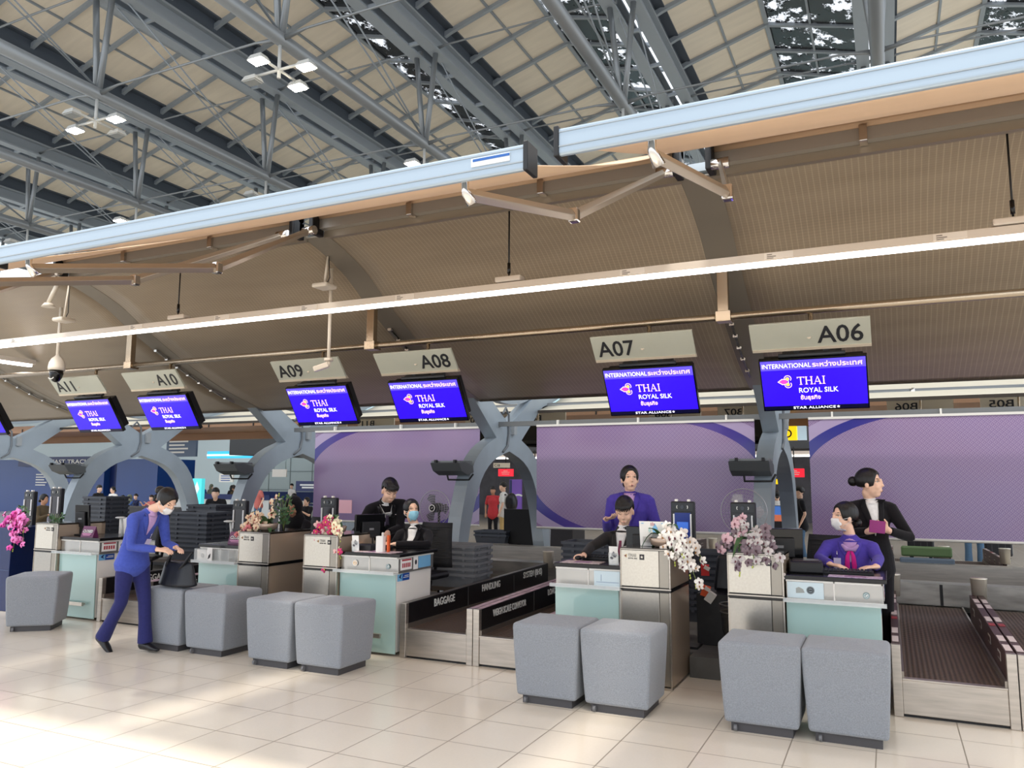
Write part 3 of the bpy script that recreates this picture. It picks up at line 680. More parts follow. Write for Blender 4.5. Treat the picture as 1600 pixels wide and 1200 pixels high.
# ------------------------------------------------------------ signs and screens
signm=mat('satin grey green glass sign',(186,188,174),.3,.1,spec=.5,noise=.04,nscale=3)
signd=mat('sign letters near black',(38,40,44),.4)
disp=mat('lit blue screen',(42,12,214),.3,emit=.95); hdr=mat('lit violet header band',(88,74,206),.3,emit=.9)
foot=mat('lit dark navy band',(6,6,44),.3,emit=.5); wl=mat('lit white lettering',(235,235,250),.5,emit=.95); cl_=mat('lit peach lettering',(250,205,170),.5,emit=.95); mg=mat('lit magenta',(214,60,170),.5,emit=.95); yl=mat('lit gold',(250,205,90),.5,emit=.95)
def sign(x,word,al,label,y=7.53,rear=False):
    t=thing('gate_number_sign',label,'sign',(x,y,0),PI if rear else 0,group='counter number signs')
    p=[(-.36,2.977),(-.19,2.775),(-.17,2.79),(-.34,2.992)]
    ang=math.atan2(.202,.17)   # slope of face
    b=MB(); b.prism(p,-.495,.495); b.build('board',signm,t,bevel=.002)
    b=MB(); b.prism([(-.20,2.775),(-.185,2.755),(-.13,2.765),(-.165,2.795)],-.49,.495); b.build('lower_lip',mat('cream metal lip',(216,204,184),.35,.4),t)
    b=MB(); b.tube([(0,0,2.9),(0,0,3.12)],.022,10); b.tube([(0,-.26,2.86),(0,0,2.9)],.02,8); b.build('drop_tube',warmst,t)
    # letters lie on the tilted face: local x right, local y up the face
    R=Euler((PI/2,0,0)).to_matrix(); a=math.atan2(.17,.202)
    rx=PI/2+a   # face normal points down/front
    sx=.20 if al=='R' else -.40
    me_rot=(PI-ang,0,0)
    o=text(word,.235,signd,t,(0,0,0),rot=(0,0,0),bold=.012,width=.37,name='number_lettering')
    # up direction along face from bottom to top
    up=Vector((0,-.36+.19,2.977-2.775)).normalized(); rt=Vector((1,0,0)); nr=rt.cross(up)
    M=Matrix((rt,up,nr)).transposed().to_4x4()
    base=Vector((.07 if al=='R' else -.44,-.19,2.775))+up*.045
    o.matrix_basis=Matrix.Translation(base+nr*.002)@M
    return t
def screen(x,label,y=7.53,rear=False,full=True):
    t=thing('hanging_monitor',label,'monitor',(x,y,0),PI if rear else 0,group='hanging monitors')
    T=Vector((0,-.13,2.69)); B=Vector((0,.15,2.25)); up=(T-B).normalized(); nr=Vector((1,0,0)).cross(up)  # nr towards viewer/down
    H=(T-B).length; W=.905
    M=Matrix.Translation(B)@Matrix((Vector((1,0,0)),up,nr)).transposed().to_4x4()
    def place(o): o.matrix_basis=M@o.matrix_basis; return o
    b=MB(); b.b2(-W/2,W/2,0,H,-.05,0); place(b.build('bezel',blackg,t,bevel=.004))
    b=MB(); b.b2(-W/2+.03,W/2-.03,.04,H-.03,-.16,-.05); place(b.build('rear_housing',dark,t,bevel=.01))
    b=MB(); b.b2(-W/2+.012,W/2-.012,.05,H-.012,0,.002); d=place(b.build('display',disp,t))
    b=MB(); b.b2(-W/2+.012,W/2-.012,H-.105,H-.012,.002,.0035); place(b.build('header_band',hdr,t))
    b=MB(); b.b2(-W/2+.012,W/2-.012,.012,.052,.0,.002); place(b.build('footer_band',foot,t))
    b=MB(); b.b2(-.25,.25,H+.0,H+.03,-.12,-.06); b.b2(-.15,-.1,H-.02,H+.075,-.09,-.07); b.b2(.1,.15,H-.02,H+.075,-.09,-.07); place(b.build('mounting_frame',mat('grey mounting frame',(70,72,76),.4,.3),t))
    b=MB(); b.tube([(-.28,H+.015,-.05),(.28,H+.015,-.05)],.018,8); place(b.build('mount_bar',mat('grey mounting frame',(70,72,76)),t))
    b=MB(); b.tube([(0,0,2.68),(0,0,2.9)],.02,8); b.build('drop_tube',warmst,t)
    if full:
        z=.0045
        place(text('INTERNATIONAL',.062,wl,t,(-W/2+.022,H-.083,z),rot=(0,0,0),width=.42,bold=.004,name='header_lettering'))
        place(text('ระหว่างประเทศ',.062,cl_,t,(-W/2+.455,H-.083,z),rot=(0,0,0),width=.41,bold=.012,name='header_lettering'))
        def pl(P,m,n): 
            b=MB()
            for p in P: b.prism(p,z-.001,z+.001,'z')
            place(b.build(n,m,t))
        c0=len(KIDS[t.name])
        thai_logo(t,(-.225,.30,z),.13,cl_,mg,yl,rot=(0,0,0)); serif('THAI',.078,cl_,t,(-.135,.265,z),rot=(0,0,0))
        for o in KIDS[t.name][c0:]: place(o)
        place(text('ROYAL SILK',.068,wl,t,(-.13,.185,z),rot=(0,0,0),width=.33,bold=.002,name='class_lettering'))
        place(text('ชั้นธุรกิจ',.055,cl_,t,(-.12,.115,z),rot=(0,0,0),width=.17,bold=.012,name='class_lettering'))
        place(text('STAR ALLIANCE',.034,wl,t,(-.19,.02,z),rot=(0,0,0),width=.36,name='footer_lettering'))
        st=[[(.014*math.cos(2*PI*k/10+PI/2)*(1 if k%2==0 else .5),.014*math.sin(2*PI*k/10+PI/2)*(1 if k%2==0 else .5)) for k in range(10)]]
        b=MB(); b.prism(st[0],z-.001,z+.001,'z'); o=b.build('star_mark',wl,t); o.location=(.195,.032,0); place(o)
    return t
SG=[('A06',-.57,'R'),('A07',-2.07,'L'),('A08',-4.62,'R'),('A09',-6.10,'L'),('A10',-8.66,'R'),('A11',-10.13,'L'),('A12',-12.7,'R')]
sc0=None
for n,x,a in SG:
    if n!='A12': sign(x,n,a,'grey hanging sign board reading %s'%n)
    lab='blue lit screen under the %s sign'%n if n!='A12' else 'blue lit screen cut by the left edge of the photo'
    if sc0 is None: sc0=screen(x,lab)
    else: dup(sc0,lab,(x,7.53,0))
# rear row: signs seen from behind through their translucent boards, black monitor backs
rs0=None
for n,x in (('B05',1.9),('B06',.53),('B07',-2.3),('B08',-3.6),('B09',-6.3),('B10',-7.6),('B11',-10.4),('B12',-11.7)):
    t=thing('rear_number_sign','cream board of the rear row showing %s reversed'%n,'sign',(x,14.57,0),group='rear row number signs')
    b=MB(); b.b2(-.495,.495,.19,.22,2.77,2.98); b.build('board',mat('cream translucent board',(222,212,190),.4),t)
    b=MB(); b.tube([(0,.2,2.97),(0,0,3.1)],.02,8); b.build('drop_tube',warmst,t)
    text(n,.17,signd,t,(-.02,.185,2.80),bold=.012,width=.34,mirror=True,name='number_lettering')
    lab='black back of a rear row monitor, '+{'B05':'far right','B06':'behind the A06 screen','B07':'above the left of the middle banner','B08':'right of the crossed rib between banners','B09':'behind the left banner','B10':'just left of the leftmost banner','B11':'left of the stooping woman\'s arch','B12':'at the left edge of the photo'}[n]
    u=thing('rear_monitor',lab,'monitor',(x,14.57,0),PI,group='rear row monitors')
    b=MB(); T=Vector((0,-.13,2.69)); Bq=Vector((0,.15,2.25)); up=(T-Bq).normalized(); nr=Vector((1,0,0)).cross(up)
    M=Matrix.Translation(Bq)@Matrix((Vector((1,0,0)),up,nr)).transposed().to_4x4()
    b.b2(-.46,.46,0,.52,-.05,0); o=b.build('bezel',blackg,u,bevel=.004); o.matrix_basis=M
    b=MB(); b.b2(-.43,.43,.03,.49,-.2,-.05); o=b.build('rear_housing',dark,u,bevel=.01); o.matrix_basis=M
    b=MB(); b.tube([(0,.06,2.55),(0,.07,3.08)],.02,8); b.build('drop_tube',warmst,u)
t=thing('rear_sign_rail','steel tube carrying the rear row signs, above the purple banners','rail')
b=MB(); b.tube([(-15,14.5,3.1),(6,14.5,3.1)],.035,10); b.build('tube',warmst,t)
# ------------------------------------------------------------ banners
def banner_mat():
    m=mat('purple patterned banner print',(124,96,148),.3,0,spec=.5,coat=.35); b=m.node_tree.nodes['Principled BSDF']; b.inputs['Coat Roughness'].default_value=.12
    tc=N(m,'ShaderNodeTexCoord'); sp=N(m,'ShaderNodeSeparateXYZ'); L(m,tc.outputs['Object'],sp.inputs[0])
    x,z=sp.outputs[0],sp.outputs[2]
    def sq(v,a): q=M_(m,'DIVIDE',v,a); return M_(m,'MULTIPLY',q,q)
    hw=N(m,'ShaderNodeAttribute'); hw.attribute_type='OBJECT'; hw.attribute_name='over'
    xe=M_(m,'MAXIMUM',M_(m,'SUBTRACT',M_(m,'ABSOLUTE',x),hw.outputs['Fac']),0)
    f=M_(m,'ADD',sq(xe,1.624),sq(z,.797))
    # only two opposite corners carry the arcs (object attribute flips which)
    at=N(m,'ShaderNodeAttribute'); at.attribute_type='OBJECT'; at.attribute_name='flip'
    prod=M_(m,'MULTIPLY',M_(m,'MULTIPLY',x,z),at.outputs['Fac']); on=M_(m,'GREATER_THAN',prod,0)
    b1=M_(m,'MULTIPLY',on,M_(m,'GREATER_THAN',f,1.0)); b2_=M_(m,'MULTIPLY',on,M_(m,'GREATER_THAN',f,1.24)); b3=M_(m,'MULTIPLY',on,M_(m,'GREATER_THAN',f,1.56))
    u=M_(m,'MULTIPLY',M_(m,'ADD',x,z),210); v=M_(m,'MULTIPLY',M_(m,'SUBTRACT',x,z),210)
    ck=M_(m,'GREATER_THAN',M_(m,'MULTIPLY',M_(m,'SINE',M_(m,'MULTIPLY',x,105)),M_(m,'SINE',M_(m,'MULTIPLY',z,105))),0)
    w=M_(m,'ADD',M_(m,'MULTIPLY',ck,M_(m,'GREATER_THAN',M_(m,'SINE',u),.2)),M_(m,'MULTIPLY',M_(m,'SUBTRACT',1.0,ck),M_(m,'GREATER_THAN',M_(m,'SINE',v),.2)))
    nz=N(m,'ShaderNodeTexNoise'); nz.inputs['Scale'].default_value=1.1; L(m,tc.outputs['Object'],nz.inputs['Vector'])
    base=MIX(m,nz.outputs['Fac'],lin((142,108,146)),lin((132,114,162)))
    pat=MIX(m,M_(m,'MULTIPLY',w,.34),base,lin((196,178,206)))
    grad=MIX(m,M_(m,'MULTIPLY',M_(m,'ABSOLUTE',x),.6),lin((104,60,150)),lin((44,44,140)))
    c=MIX(m,b1,pat,grad); c=MIX(m,b2_,c,lin((176,158,194))); c=MIX(m,b3,c,pat)
    L(m,c,b.inputs['Base Color']); return m
bmat=banner_mat()
for x0,x1,fl,lab in ((-8.68,-5.56,-1,'large purple patterned banner behind the leaning man, the leftmost of three'),(-4.62,-1.54,1,'large purple patterned banner behind the standing woman in a purple jacket'),(-.88,3.4,-1,'large purple patterned banner at right behind the woman in a black suit')):
    w=x1-x0; t=thing('hanging_banner',lab,'banner',((x0+x1)/2,10.6,1.64),group='purple banners')
    b=MB(); b.b2(-w/2,w/2,-.006,.006,-.70,.735); o=b.build('printed_sheet',bmat,t); o['flip']=float(fl); o['over']=w/2-1.55
    b=MB(); b.b2(-w/2,w/2,-.02,.02,.735,.765); b.build('top_bar',white,t)
    b=MB(); b.tube([(-w/2,0,-.715),(w/2,0,-.715)],.018,8); b.build('bottom_bar',white,t)
t=thing('banner_rail','grey horizontal rail the purple banners hang from','rail')
b=MB(); b.b2(-9.2,5,10.66,10.72,2.40,2.47); b.build('bar',mat('grey rail',(120,122,122),.4,.4),t)
for x in (-8.3,-7,-6,-4.3,-3.1,-1.9,-.6,.6,2): 
    b=MB(); b.b2(x-.01,x+.01,10.6,10.7,2.38,2.47); b.build('hook',white,t)
t=thing('service_pipe','grey pipe running between the ribs above the rear signs','pipe')
b=MB(); b.tube([(-18,12.6,2.87),(5,12.6,2.87)],.06,10); b.b2(-18,5,12.75,12.85,2.83,2.93); b.build('pipe',mat('grey rail',(120,122,122)),t)
for x in (-11.5,-7.5,-3.1,.35): 
    b=MB(); b.tube([(x,12.6,2.87),(x+.05,12.6,2.87)],.072,10); b.build('clamp',chrome,t)
# ---------------------------------------------------------------- people
def V(*a): return Vector(a)
skin1=mat('warm light skin',(236,194,168),.5,0,spec=.35,noise=.04,nscale=12); skin2=mat('tan skin',(186,138,110),.5,0,spec=.35,noise=.04,nscale=12)
hairm=mat('black hair',(20,17,17),.42,0,spec=.5,bump=.5,bscale=60,stretch=(1,1,.15)); hairb=mat('dark brown hair',(48,34,28),.5,0,bump=.5,bscale=60,stretch=(1,1,.15))
def cloth(name,rgb,**k): return mat(name,rgb,k.get('rough',.85),0,spec=.2,noise=.08,nscale=40,bump=.12,bscale=60,sheen=.1)
ublue=cloth('cobalt uniform wool',(70,86,172)); upurp=cloth('purple uniform wool',(78,64,158)); utrou=cloth('navy uniform trousers',(44,46,98)); blk=cloth('black suit wool',(24,22,25)); char=cloth('charcoal suit wool',(46,43,42)); shirtm=cloth('white shirt',(228,226,224)); lil=cloth('lilac blouse',(196,160,206)); pinks=cloth('magenta silk scarf',(200,36,130)); lils=cloth('lilac silk scarf',(176,140,190)); shoe=mat('black leather shoe',(18,18,22),.3)
eyew=mat('eye white',(226,220,214),.3); eyeb=mat('dark iris',(22,14,12),.2); brow=mat('black eyebrow',(36,28,26),.8); lipm=mat('rose lips',(176,78,78),.45)
maskb=mat('light blue surgical mask',(150,206,226),.7); maskw=mat('white face mask',(232,230,230),.7)
def ik(a,c,l1,l2,hint):
    d=c-a; L_=min(d.length,(l1+l2)*.999); u=d.normalized(); x=(l1*l1-l2*l2+L_*L_)/(2*L_); h=math.sqrt(max(l1*l1-x*x,1e-6))
    hp=hint-u*hint.dot(u); hp=hp.normalized() if hp.length>1e-5 else V(0,0,-1)
    return a+u*x+hp*h
def remesh(o,vox,it=4,fac=.5):
    m=o.modifiers.new('r','REMESH'); m.mode='VOXEL'; m.voxel_size=vox; m.use_smooth_shade=True
    m=o.modifiers.new('s','SMOOTH'); m.factor=fac; m.iterations=it
    freeze(o)
    for p in o.data.polygons: p.use_smooth=True
def rot_head(yaw,pitch,roll=0):
    """columns: right, forward, up"""
    F=V(math.cos(yaw)*math.cos(pitch),math.sin(yaw)*math.cos(pitch),math.sin(pitch)); R=V(math.sin(yaw),-math.cos(yaw),0); U=R.cross(F)
    M=Matrix((R,F,U)).transposed(); return M@Matrix.Rotation(roll,3,'Y')
def hand(b,W,d,n,s=1,curl=.5,spread=1.0,thumb=1):
    d=d.normalized(); n=(n-d*n.dot(d)).normalized(); a=d.cross(n)*thumb  # across; thumb on +a
    M=Matrix((a,d,n)).transposed()
    b.tube([W-d*.02,W+d*.025,W+d*.085],[(.024*s,.018*s),(.034*s,.015*s),(.038*s,.0125*s)],12,up=a,rnd_caps=True)
    for k,(o,l) in enumerate(((.028,.068),(.0095,.076),(-.0095,.071),(-.028,.056))):
        p=W+d*.085*s+a*o*s; dd=(d+a*(o*2.2*spread)).normalized(); pts=[p-dd*.01]; 
        for j,f in enumerate((.45,.32,.23)):
            ang=curl*(j+.4)*.75; q=(dd*math.cos(ang)+n*math.sin(ang)); pts.append(pts[-1]+q*l*f*s*1.1)
        b.tube(pts,[.0088*s,.0084*s,.0078*s,.0068*s],8,rnd_caps=True)
    p=W+d*.022*s+a*.026*s; t1=p+(a*.8+d*.75).normalized()*.036*s; t2=t1+(a*.35+d+n*.35).normalized()*.034*s
    b.tube([p-a*.01,t1,t2],[.0125*s,.0105*s,.0085*s],8,rnd_caps=True)
def mkperson(name,label,base,yaw,J,hd,wear,s=1.0,detail=True,group=None,cat='person',hands=None,vox=None):
    """J: joints in metres, world axes relative to base. hd=(yaw,pitch,roll) of head"""
    t=thing(name,label,cat,base,group=group)
    vox=vox or (.0062 if detail else .012)
    sk=wear.get('skin',skin1); H=rot_head(*hd); F=V(math.cos(yaw),math.sin(yaw),0); R=V(math.sin(yaw),-math.cos(yaw),0)
    hc=J['head']; nk=J['neck']; s0=s; s=s*1.07; HS=s; hw=lambda x,y,z: hc+H@V(x,y,z)*HS
    b=MB()
    b.ell(hw(0,-.014,.030),(.074*s,.091*s,.083*s),H,2); b.ell(hw(0,.020,-.028),(.062*s,.070*s,.084*s),H,2)
    b.ell(hw(0,.040,-.082),(.036*s,.036*s,.030*s),H,2); b.ell(hw(0,.088,.004),(.008*s,.012*s,.024*s),H,2); b.ell(hw(0,.094,-.018),(.013*s,.014*s,.012*s),H,2)
    for q in (-1,1):
        b.ell(hw(q*.073,-.006,-.012),(.009*s,.018*s,.030*s),H,2); b.ell(hw(q*.034,.058,-.028),(.024*s,.022*s,.026*s),H,2)
    b.ell(hw(0,.078,.030),(.045*s,.012*s,.009*s),H,2)
    b.ell(hw(0,.082,-.060),(.024*s,.012*s,.009*s),H,2)
    s=s0
    nd=(nk-J['chest']).normalized(); b.tube([nk-nd*.06*s,nk,hw(0,-.024,-.075)],[.050*s,.047*s,.047*s],12,rnd_caps=True)
    TR=wear.get('girth',1.0)*s
    sr,sl=J['sR'],J['sL']; tw=(sr-sl).normalized()
    sh=(sr+sl)/2
    def torso(b,k,low=None):
        pts=[J['pelvis']-V(0,0,.06)*s if not low else low,J['pelvis'],J['waist'],J['chest'],sh+V(0,0,-.01),nk-(nk-J['chest']).normalized()*.050*s]
        rr=[(.185 if low else .15,.142 if low else .11),(.168,.122),(.134,.100),(.152,.108),(.128,.082),(.072,.062)]
        b.tube(pts,[(x*k*TR,y*k*TR) for x,y in rr],20,up=R*.999+tw*.001 if False else R,rnd_caps=True)
    torso(b,.86)
    b.tube([sl+(sr-sl)*.12,sl+(sr-sl)*.88],[.045*s]*2,12,rnd_caps=True)
    L1,L2=.275*s,.245*s
    for q in 'RL':
        S=J['s'+q]; W=J['w'+q]; E=J.get('e'+q) or ik(S,W,L1,L2,J.get('hint'+q,V(0,0,-1)-F*.4+R*(.5 if q=='R' else -.5))); J['e'+q]=E
        b.tube([S,S+(E-S)*.5,E,E+(W-E)*.3,W],[.044*s,.038*s,.034*s,.034*s,.023*s],12,rnd_caps=True)
        h=(hands or {}).get(q)
        if h!='none':
            if h is None: h=((W-E).normalized(),V(0,0,-1),.5,1)
            hand(b,W,h[0],h[1],s,h[2],1,h[3]*(1 if q=='R' else -1))
        h_=J['h'+q]; k_=J['k'+q]; a_=J['a'+q]
        b.tube([h_,h_+(k_-h_)*.5,k_,k_+(a_-k_)*.3,a_],[.062*s,.055*s,.042*s,.040*s,.026*s],12,rnd_caps=True)
        fd=J.get('f'+q,F); b.tube([a_-fd*.03-V(0,0,.035)*s,a_+fd*.05*s-V(0,0,.04)*s,a_+fd*.09*s-V(0,0,.05)*s],[.026*s,.024*s,.018*s],10,rnd_caps=True)
    body=b.build('body',sk,t); remesh(body,vox,3 if detail else 2)
    # --- clothing
    V0=vox*1.6
    def sleeves(b,k,end=1.0):
        for q in 'RL':
            S,E,W=J['s'+q],J['e'+q],J['w'+q]; W2=E+(W-E)*(end-.06) if end>.5 else E
            if end<=.5: b.tube([S,S+(E-S)*end*1.6],[.066*s*k,.056*s*k],12,rnd_caps=True)
            else: b.tube([S,S+(E-S)*.5,E,E+(W2-E)*.5,W2],[.060*s*k,.051*s*k,.045*s*k,.041*s*k,.036*s*k],12,rnd_caps=False)
    b=MB(); k=wear.get('loose',1.0)
    low=J['pelvis']+(J['pelvis']-J['waist']).normalized()*wear.get('hem',.14)*s
    torso(b,1.04*k,low)
    b.tube([sl,sl+(sr-sl)*.5+V(0,0,.030)*s,sr],[.052*s,.058*s,.052*s],12,rnd_caps=True)
    nd=(nk-J['chest']).normalized(); b.tube([nk-nd*.07*s-F*.02,nk-F*.034-nd*.005],[.080*s,.046*s],14)
    sleeves(b,k,wear.get('sleeve',1.0))
    top=b.build(wear.get('topname','jacket'),wear['top'],t); remesh(top,V0,4)
    if 'bottom' in wear:
        b=MB(); b.tube([J['pelvis']-V(0,0,.08)*s,J['pelvis']-V(0,0,.03)*s,J['pelvis']+(J['waist']-J['pelvis'])*.4],[(.140*TR,.104*TR),(.146*TR,.106*TR),(.12*TR,.09*TR)],18,up=R,rnd_caps=True)
        fl=wear.get('flare',.05)
        for q in 'RL':
            h_=J['h'+q]; k_=J['k'+q]; a_=J['a'+q]
            b.tube([h_,h_+(k_-h_)*.4,k_,k_+(a_-k_)*.5,a_+(a_-k_).normalized()*.01],[.090*s,.082*s,.062*s,.060*s,(.035+fl*.7)*s],14,rnd_caps=False)
        o=b.build(wear.get('botname','trousers'),wear['bottom'],t); remesh(o,V0,3)
    for q in 'RL':
        if not detail and not wear.get('shoes'): break
        a_=J['a'+q]; fd=J.get('f'+q,F).normalized(); z=V(0,0,1); up=J.get('u'+q,z)
        b=MB(); b.tube([a_-fd*.045*s-up*.030*s,a_+fd*.02*s-up*.030*s,a_+fd*.11*s-up*.048*s,a_+fd*.175*s-up*.058*s],[(.046*s,.038*s),(.046*s,.040*s),(.030*s,.042*s),(.016*s,.030*s)],14,up=up,rnd_caps=True)
        b.tube([a_-fd*.045*s-up*.03*s,a_-fd*.04*s-up*.074*s],[.026*s,.022*s],8)
        o=b.build('shoe',wear.get('shoem',shoe),t); remesh(o,V0,2)
    bt=BVHTree.FromPolygons([v.co for v in body.data.vertices],[p.vertices[:] for p in body.data.polygons])
    tt=BVHTree.FromPolygons([v.co for v in top.data.vertices],[p.vertices[:] for p in top.data.polygons])
    def face(x,z,off=0):
        o=hw(x,.3,z); r=bt.ray_cast(o,-(H@V(0,1,0))); p=r[0] if r[0] else hw(x,.08,z); return p+H@V(0,off,0)
    if detail:
        for q in (-1,1):
            if wear.get('eyes','open')=='open':
                p=face(q*.031,.012,-.0035); b=MB(); b.ell(p,(.0135*s,.006*s,.0060*s),H,2); b.build('eye',eyew,t)
                p=face(q*.031,.012,.0005); b=MB(); b.ell(p,(.0062*s,.0035*s,.0056*s),H,2); b.build('iris',eyeb,t)
                b=MB(); b.tube([face(q*(.031-.015),.014,.001),face(q*.031,.0195,.001),face(q*(.031+.016),.016,.001)],.0018,6); b.build('eyelid',eyeb,t)
            else:
                b=MB(); b.tube([face(q*(.031-.014),.008,.0005),face(q*.031,.005,.0005),face(q*(.031+.015),.009,.0005)],.0022,6); b.build('eyelid',eyeb,t)
            b=MB(); b.tube([face(q*.024,.033,-.0005),face(q*.034,.037,0),face(q*.052,.032,0)],[.0022,.0030,.0014],6,rnd_caps=True); b.build('eyebrow',brow,t)
        if not wear.get('mask'):
            b=MB(); b.tube([face(-.021,-.061,-.002),face(-.008,-.057,-.002),face(.008,-.057,-.002),face(.021,-.061,-.002)],[.0016,.0036,.0036,.0016],8,rnd_caps=True)
            b.tube([face(-.019,-.063,-.002),face(0,-.068,-.002),face(.019,-.063,-.002)],[.0016,.0042,.0016],8,rnd_caps=True); b.build('lips',wear.get('lips',lipm),t)
            if wear.get('talk'):
                b=MB(); b.ell(face(0,-.0625,.002),(.011,.003,.0035),H,2); b.build('open_mouth',mat('dark mouth',(60,20,22),.5),t)
    # mask
    if wear.get('mask'):
        b=MB(); bm=b.bm; rows=[]
        for i in range(9):
            u=i/8; z=-.006-.104*u; hwid=.050+.012*math.sin(PI*u)-(.018*u*u)
            r=[]
            for j in range(13):
                x=(j/12*2-1)*hwid*s; p=face(x,z,.007+.012*math.sin(PI*min(1,u*1.2))*(1-abs(j/12*2-1)**2))
                r.append(bm.verts.new(p))
            rows.append(r)
        for a,c in zip(rows,rows[1:]):
            for j in range(12): f=bm.faces.new((a[j],a[j+1],c[j+1],c[j])); f.smooth=True
        o=b.build('face_mask',wear['mask'],t); md=o.modifiers.new('s','SOLIDIFY'); md.thickness=.003; md.offset=1; md=o.modifiers.new('m','SMOOTH'); md.iterations=3
        for q in (-1,1):
            b=MB(); b.tube([face(q*.050,-.02,.004),hw(q*.076,.02,-.008),hw(q*.079,-.012,.006),hw(q*.080,-.014,-.03),hw(q*.070,.02,-.052),face(q*.044,-.075,.004)],.0016,6); b.build('ear_loop',shirtm,t)
    if wear.get('glasses'):
        for q in (-1,1):
            b=MB(); c=face(q*.033,.006,.012); b.tube([c+H@V(.024*math.cos(a),0,.019*math.sin(a)) for a in [2*PI*k/16 for k in range(17)]],.0016,6,caps=False); b.build('glasses_rim',eyeb,t)
            b=MB(); b.tube([c+H@V(q*.024,0,.004),hw(q*.078,.0,.008)],.0015,6); b.build('glasses_temple',eyeb,t)
    # hair
    hs=wear.get('hair','bun'); hm=wear.get('hairm',hairm)
    b=MB(); b.ell((0,0,0),(1,1,1),None,5 if detail else 3)
    line=wear.get('hairline',.50 if hs!='short' else .30); side=.10
    for v in b.bm.verts:
        d=v.co.normalized(); r=V(d.x*.0835,d.y*.103,d.z*.0975)+V(0,-.016,.032)
        if hs=='hijab': r=V(d.x*.094,d.y*.112,d.z*.125)+V(0,-.012,.012)
        # face window
        zl=line+ (.16*math.sin(d.x*26+1.0) if hs=='short' and detail else 0)*.5
        if hs=='hijab': f=max(0,min(1,(d.y-.52-.25*abs(d.x))*10))*max(0,min(1,(.60-d.z)*8)); f*=max(0,min(1,(d.z+.80)*8))
        else:
            if hs=='short':
                f=max(0,min(1,(d.y-side+max(0,.0-d.z)*.9)*9))*max(0,min(1,(zl-d.z)*10))
                if d.z<-.30: f=max(f,min(1,(-.30-d.z)*6))
            else:
                e=(d.x/.74)**2+((d.z+.18)/(line+.18+.10))**2
                f=max(0,min(1,(d.y-.02+max(0,-d.z)*.3)*7))*max(0,min(1,(1.0-e)*5))
                if d.z<-.55: f=max(f,min(1,(-.55-d.z)*5))
        if hs=='short': r*=1+.05*max(0,d.z)
        v.co=hc+H@(r*(1-.24*f))*HS
    for f in b.bm.faces: f.smooth=True
    if hs=='bun': 
        b.ell(hw(0,-.132,.020),(.052*s,.042*s,.044*s),H,3)
    if hs=='lowbun': b.ell(hw(0,-.112,-.045),(.045*s,.036*s,.036*s),H,3)
    if hs=='long':
        b.tube([hw(0,-.06,.05),hw(0,-.085,-.06),hw(0,-.075,-.2)],[(.075*s,.05*s),(.085*s,.05*s),(.05*s,.025*s)],14,up=H@V(1,0,0),rnd_caps=True)
    if hs=='short' and detail:
        for k in range(26):
            x=-.06+.12*k/25; l=.032+.014*math.sin(k*2.3); y=.074-abs(x)*.35
            b.tube([hw(x*.9,y-.03,.098),hw(x,y+.016,.085),hw(x*1.05+.004,y+.022,.085-l)],[.008,.008,.0025],6,rnd_caps=True)
    hn='headscarf' if hs=='hijab' else 'hair'
    if hs=='hijab':
        b.tube([hw(0,-.02,-.07),nk,nk-V(0,0,.12)-F*0],[(.075,.075),(.10,.085),(.17,.12)],18,up=R)
    if hs!='bald': b.build(hn,wear.get('scarfm',hm) if hs=='hijab' else hm,t)
    # chest dress: shirt wedge and lapels projected on the jacket
    Fc=wear.get('Fc',F); up=((sh-J['waist']).normalized()); Rc=Fc.cross(up).normalized(); Fn=up.cross(Rc); C0=(sh+J['chest'])/2
    def chest(x,z,off):
        o=C0+Rc*x+up*z+Fn*.45; r=tt.ray_cast(o,-Fn); p=r[0] if r[0] else C0+Rc*x+up*z+Fn*.1
        if (p-C0).dot(Fn)>.155*s: p=C0+Rc*x+up*z+Fn*.125*s
        return p+Fn*off
    def patch(name,poly_rows,m,off,th=.003):
        b=MB(); rows=[[b.bm.verts.new(chest(x*s,z*s,off)) for x,z in row] for row in poly_rows]
        for a,c in zip(rows,rows[1:]):
            for j in range(len(a)-1): f=b.bm.faces.new((a[j],a[j+1],c[j+1],c[j])); f.smooth=True
        o=b.build(name,m,t); md=o.modifiers.new('s','SOLIDIFY'); md.thickness=th; return o
    if wear.get('vneck') is not None:
        nd=(nk-J['chest']).normalized(); b=MB(); b.tube([nk-nd*.065*s+F*.012*s,nk-nd*.03*s,nk-nd*.004*s-F*.004],[.064*s,.056*s,.052*s],16,caps=False); b.build('shirt_collar',wear['vneck'],t)
        dz=wear.get('vdepth',.26); n=10
        patch('shirt_front',[[( (j/4*2-1)*(.060*(1-i/n)+.004),.115-dz*i/n) for j in range(5)] for i in range(n+1)],wear['vneck'],.004)
        for q in (-1,1):
            patch('lapel',[[(q*(.056*(1-i/n)+.003+ (j/3)*(.044*math.sin(PI*min(1,.25+i/n*.8))+.004)),.122-(dz+.012)*i/n) for j in range(4)] for i in range(n+1)],wear['top'],.008,.004)
    if wear.get('tie'):
        patch('necktie',[[((j/2*2-1)*(.012+.012*i/8),.045-.22*i/8) for j in range(3)] for i in range(9)],wear['tie'],.010)
    if wear.get('scarf'):
        c=chest(0,.06*s,.02)
        b=MB(); b.tube([c-Rc*.055+up*.03,c-Rc*.03,c+up*.0,c+Rc*.03,c+Rc*.055+up*.03],[.012,.022,.013,.022,.012],8,rnd_caps=True,flat=.5); b.build('scarf_bow',lils,t)
        for q in (-1,1):
            b=MB(); P=[chest(q*.006,.055,.014),chest(q*.022,0,.014),chest(q*.026,-.07,.014),chest(q*.024,-.12,.012)]
            b.tube(P,[(.008,.005),(.016,.005),(.020,.005),(.012,.004)],8,up=Rc,rnd_caps=True); b.build('scarf_tail',pinks if q>0 else wear.get('scarf'),t)
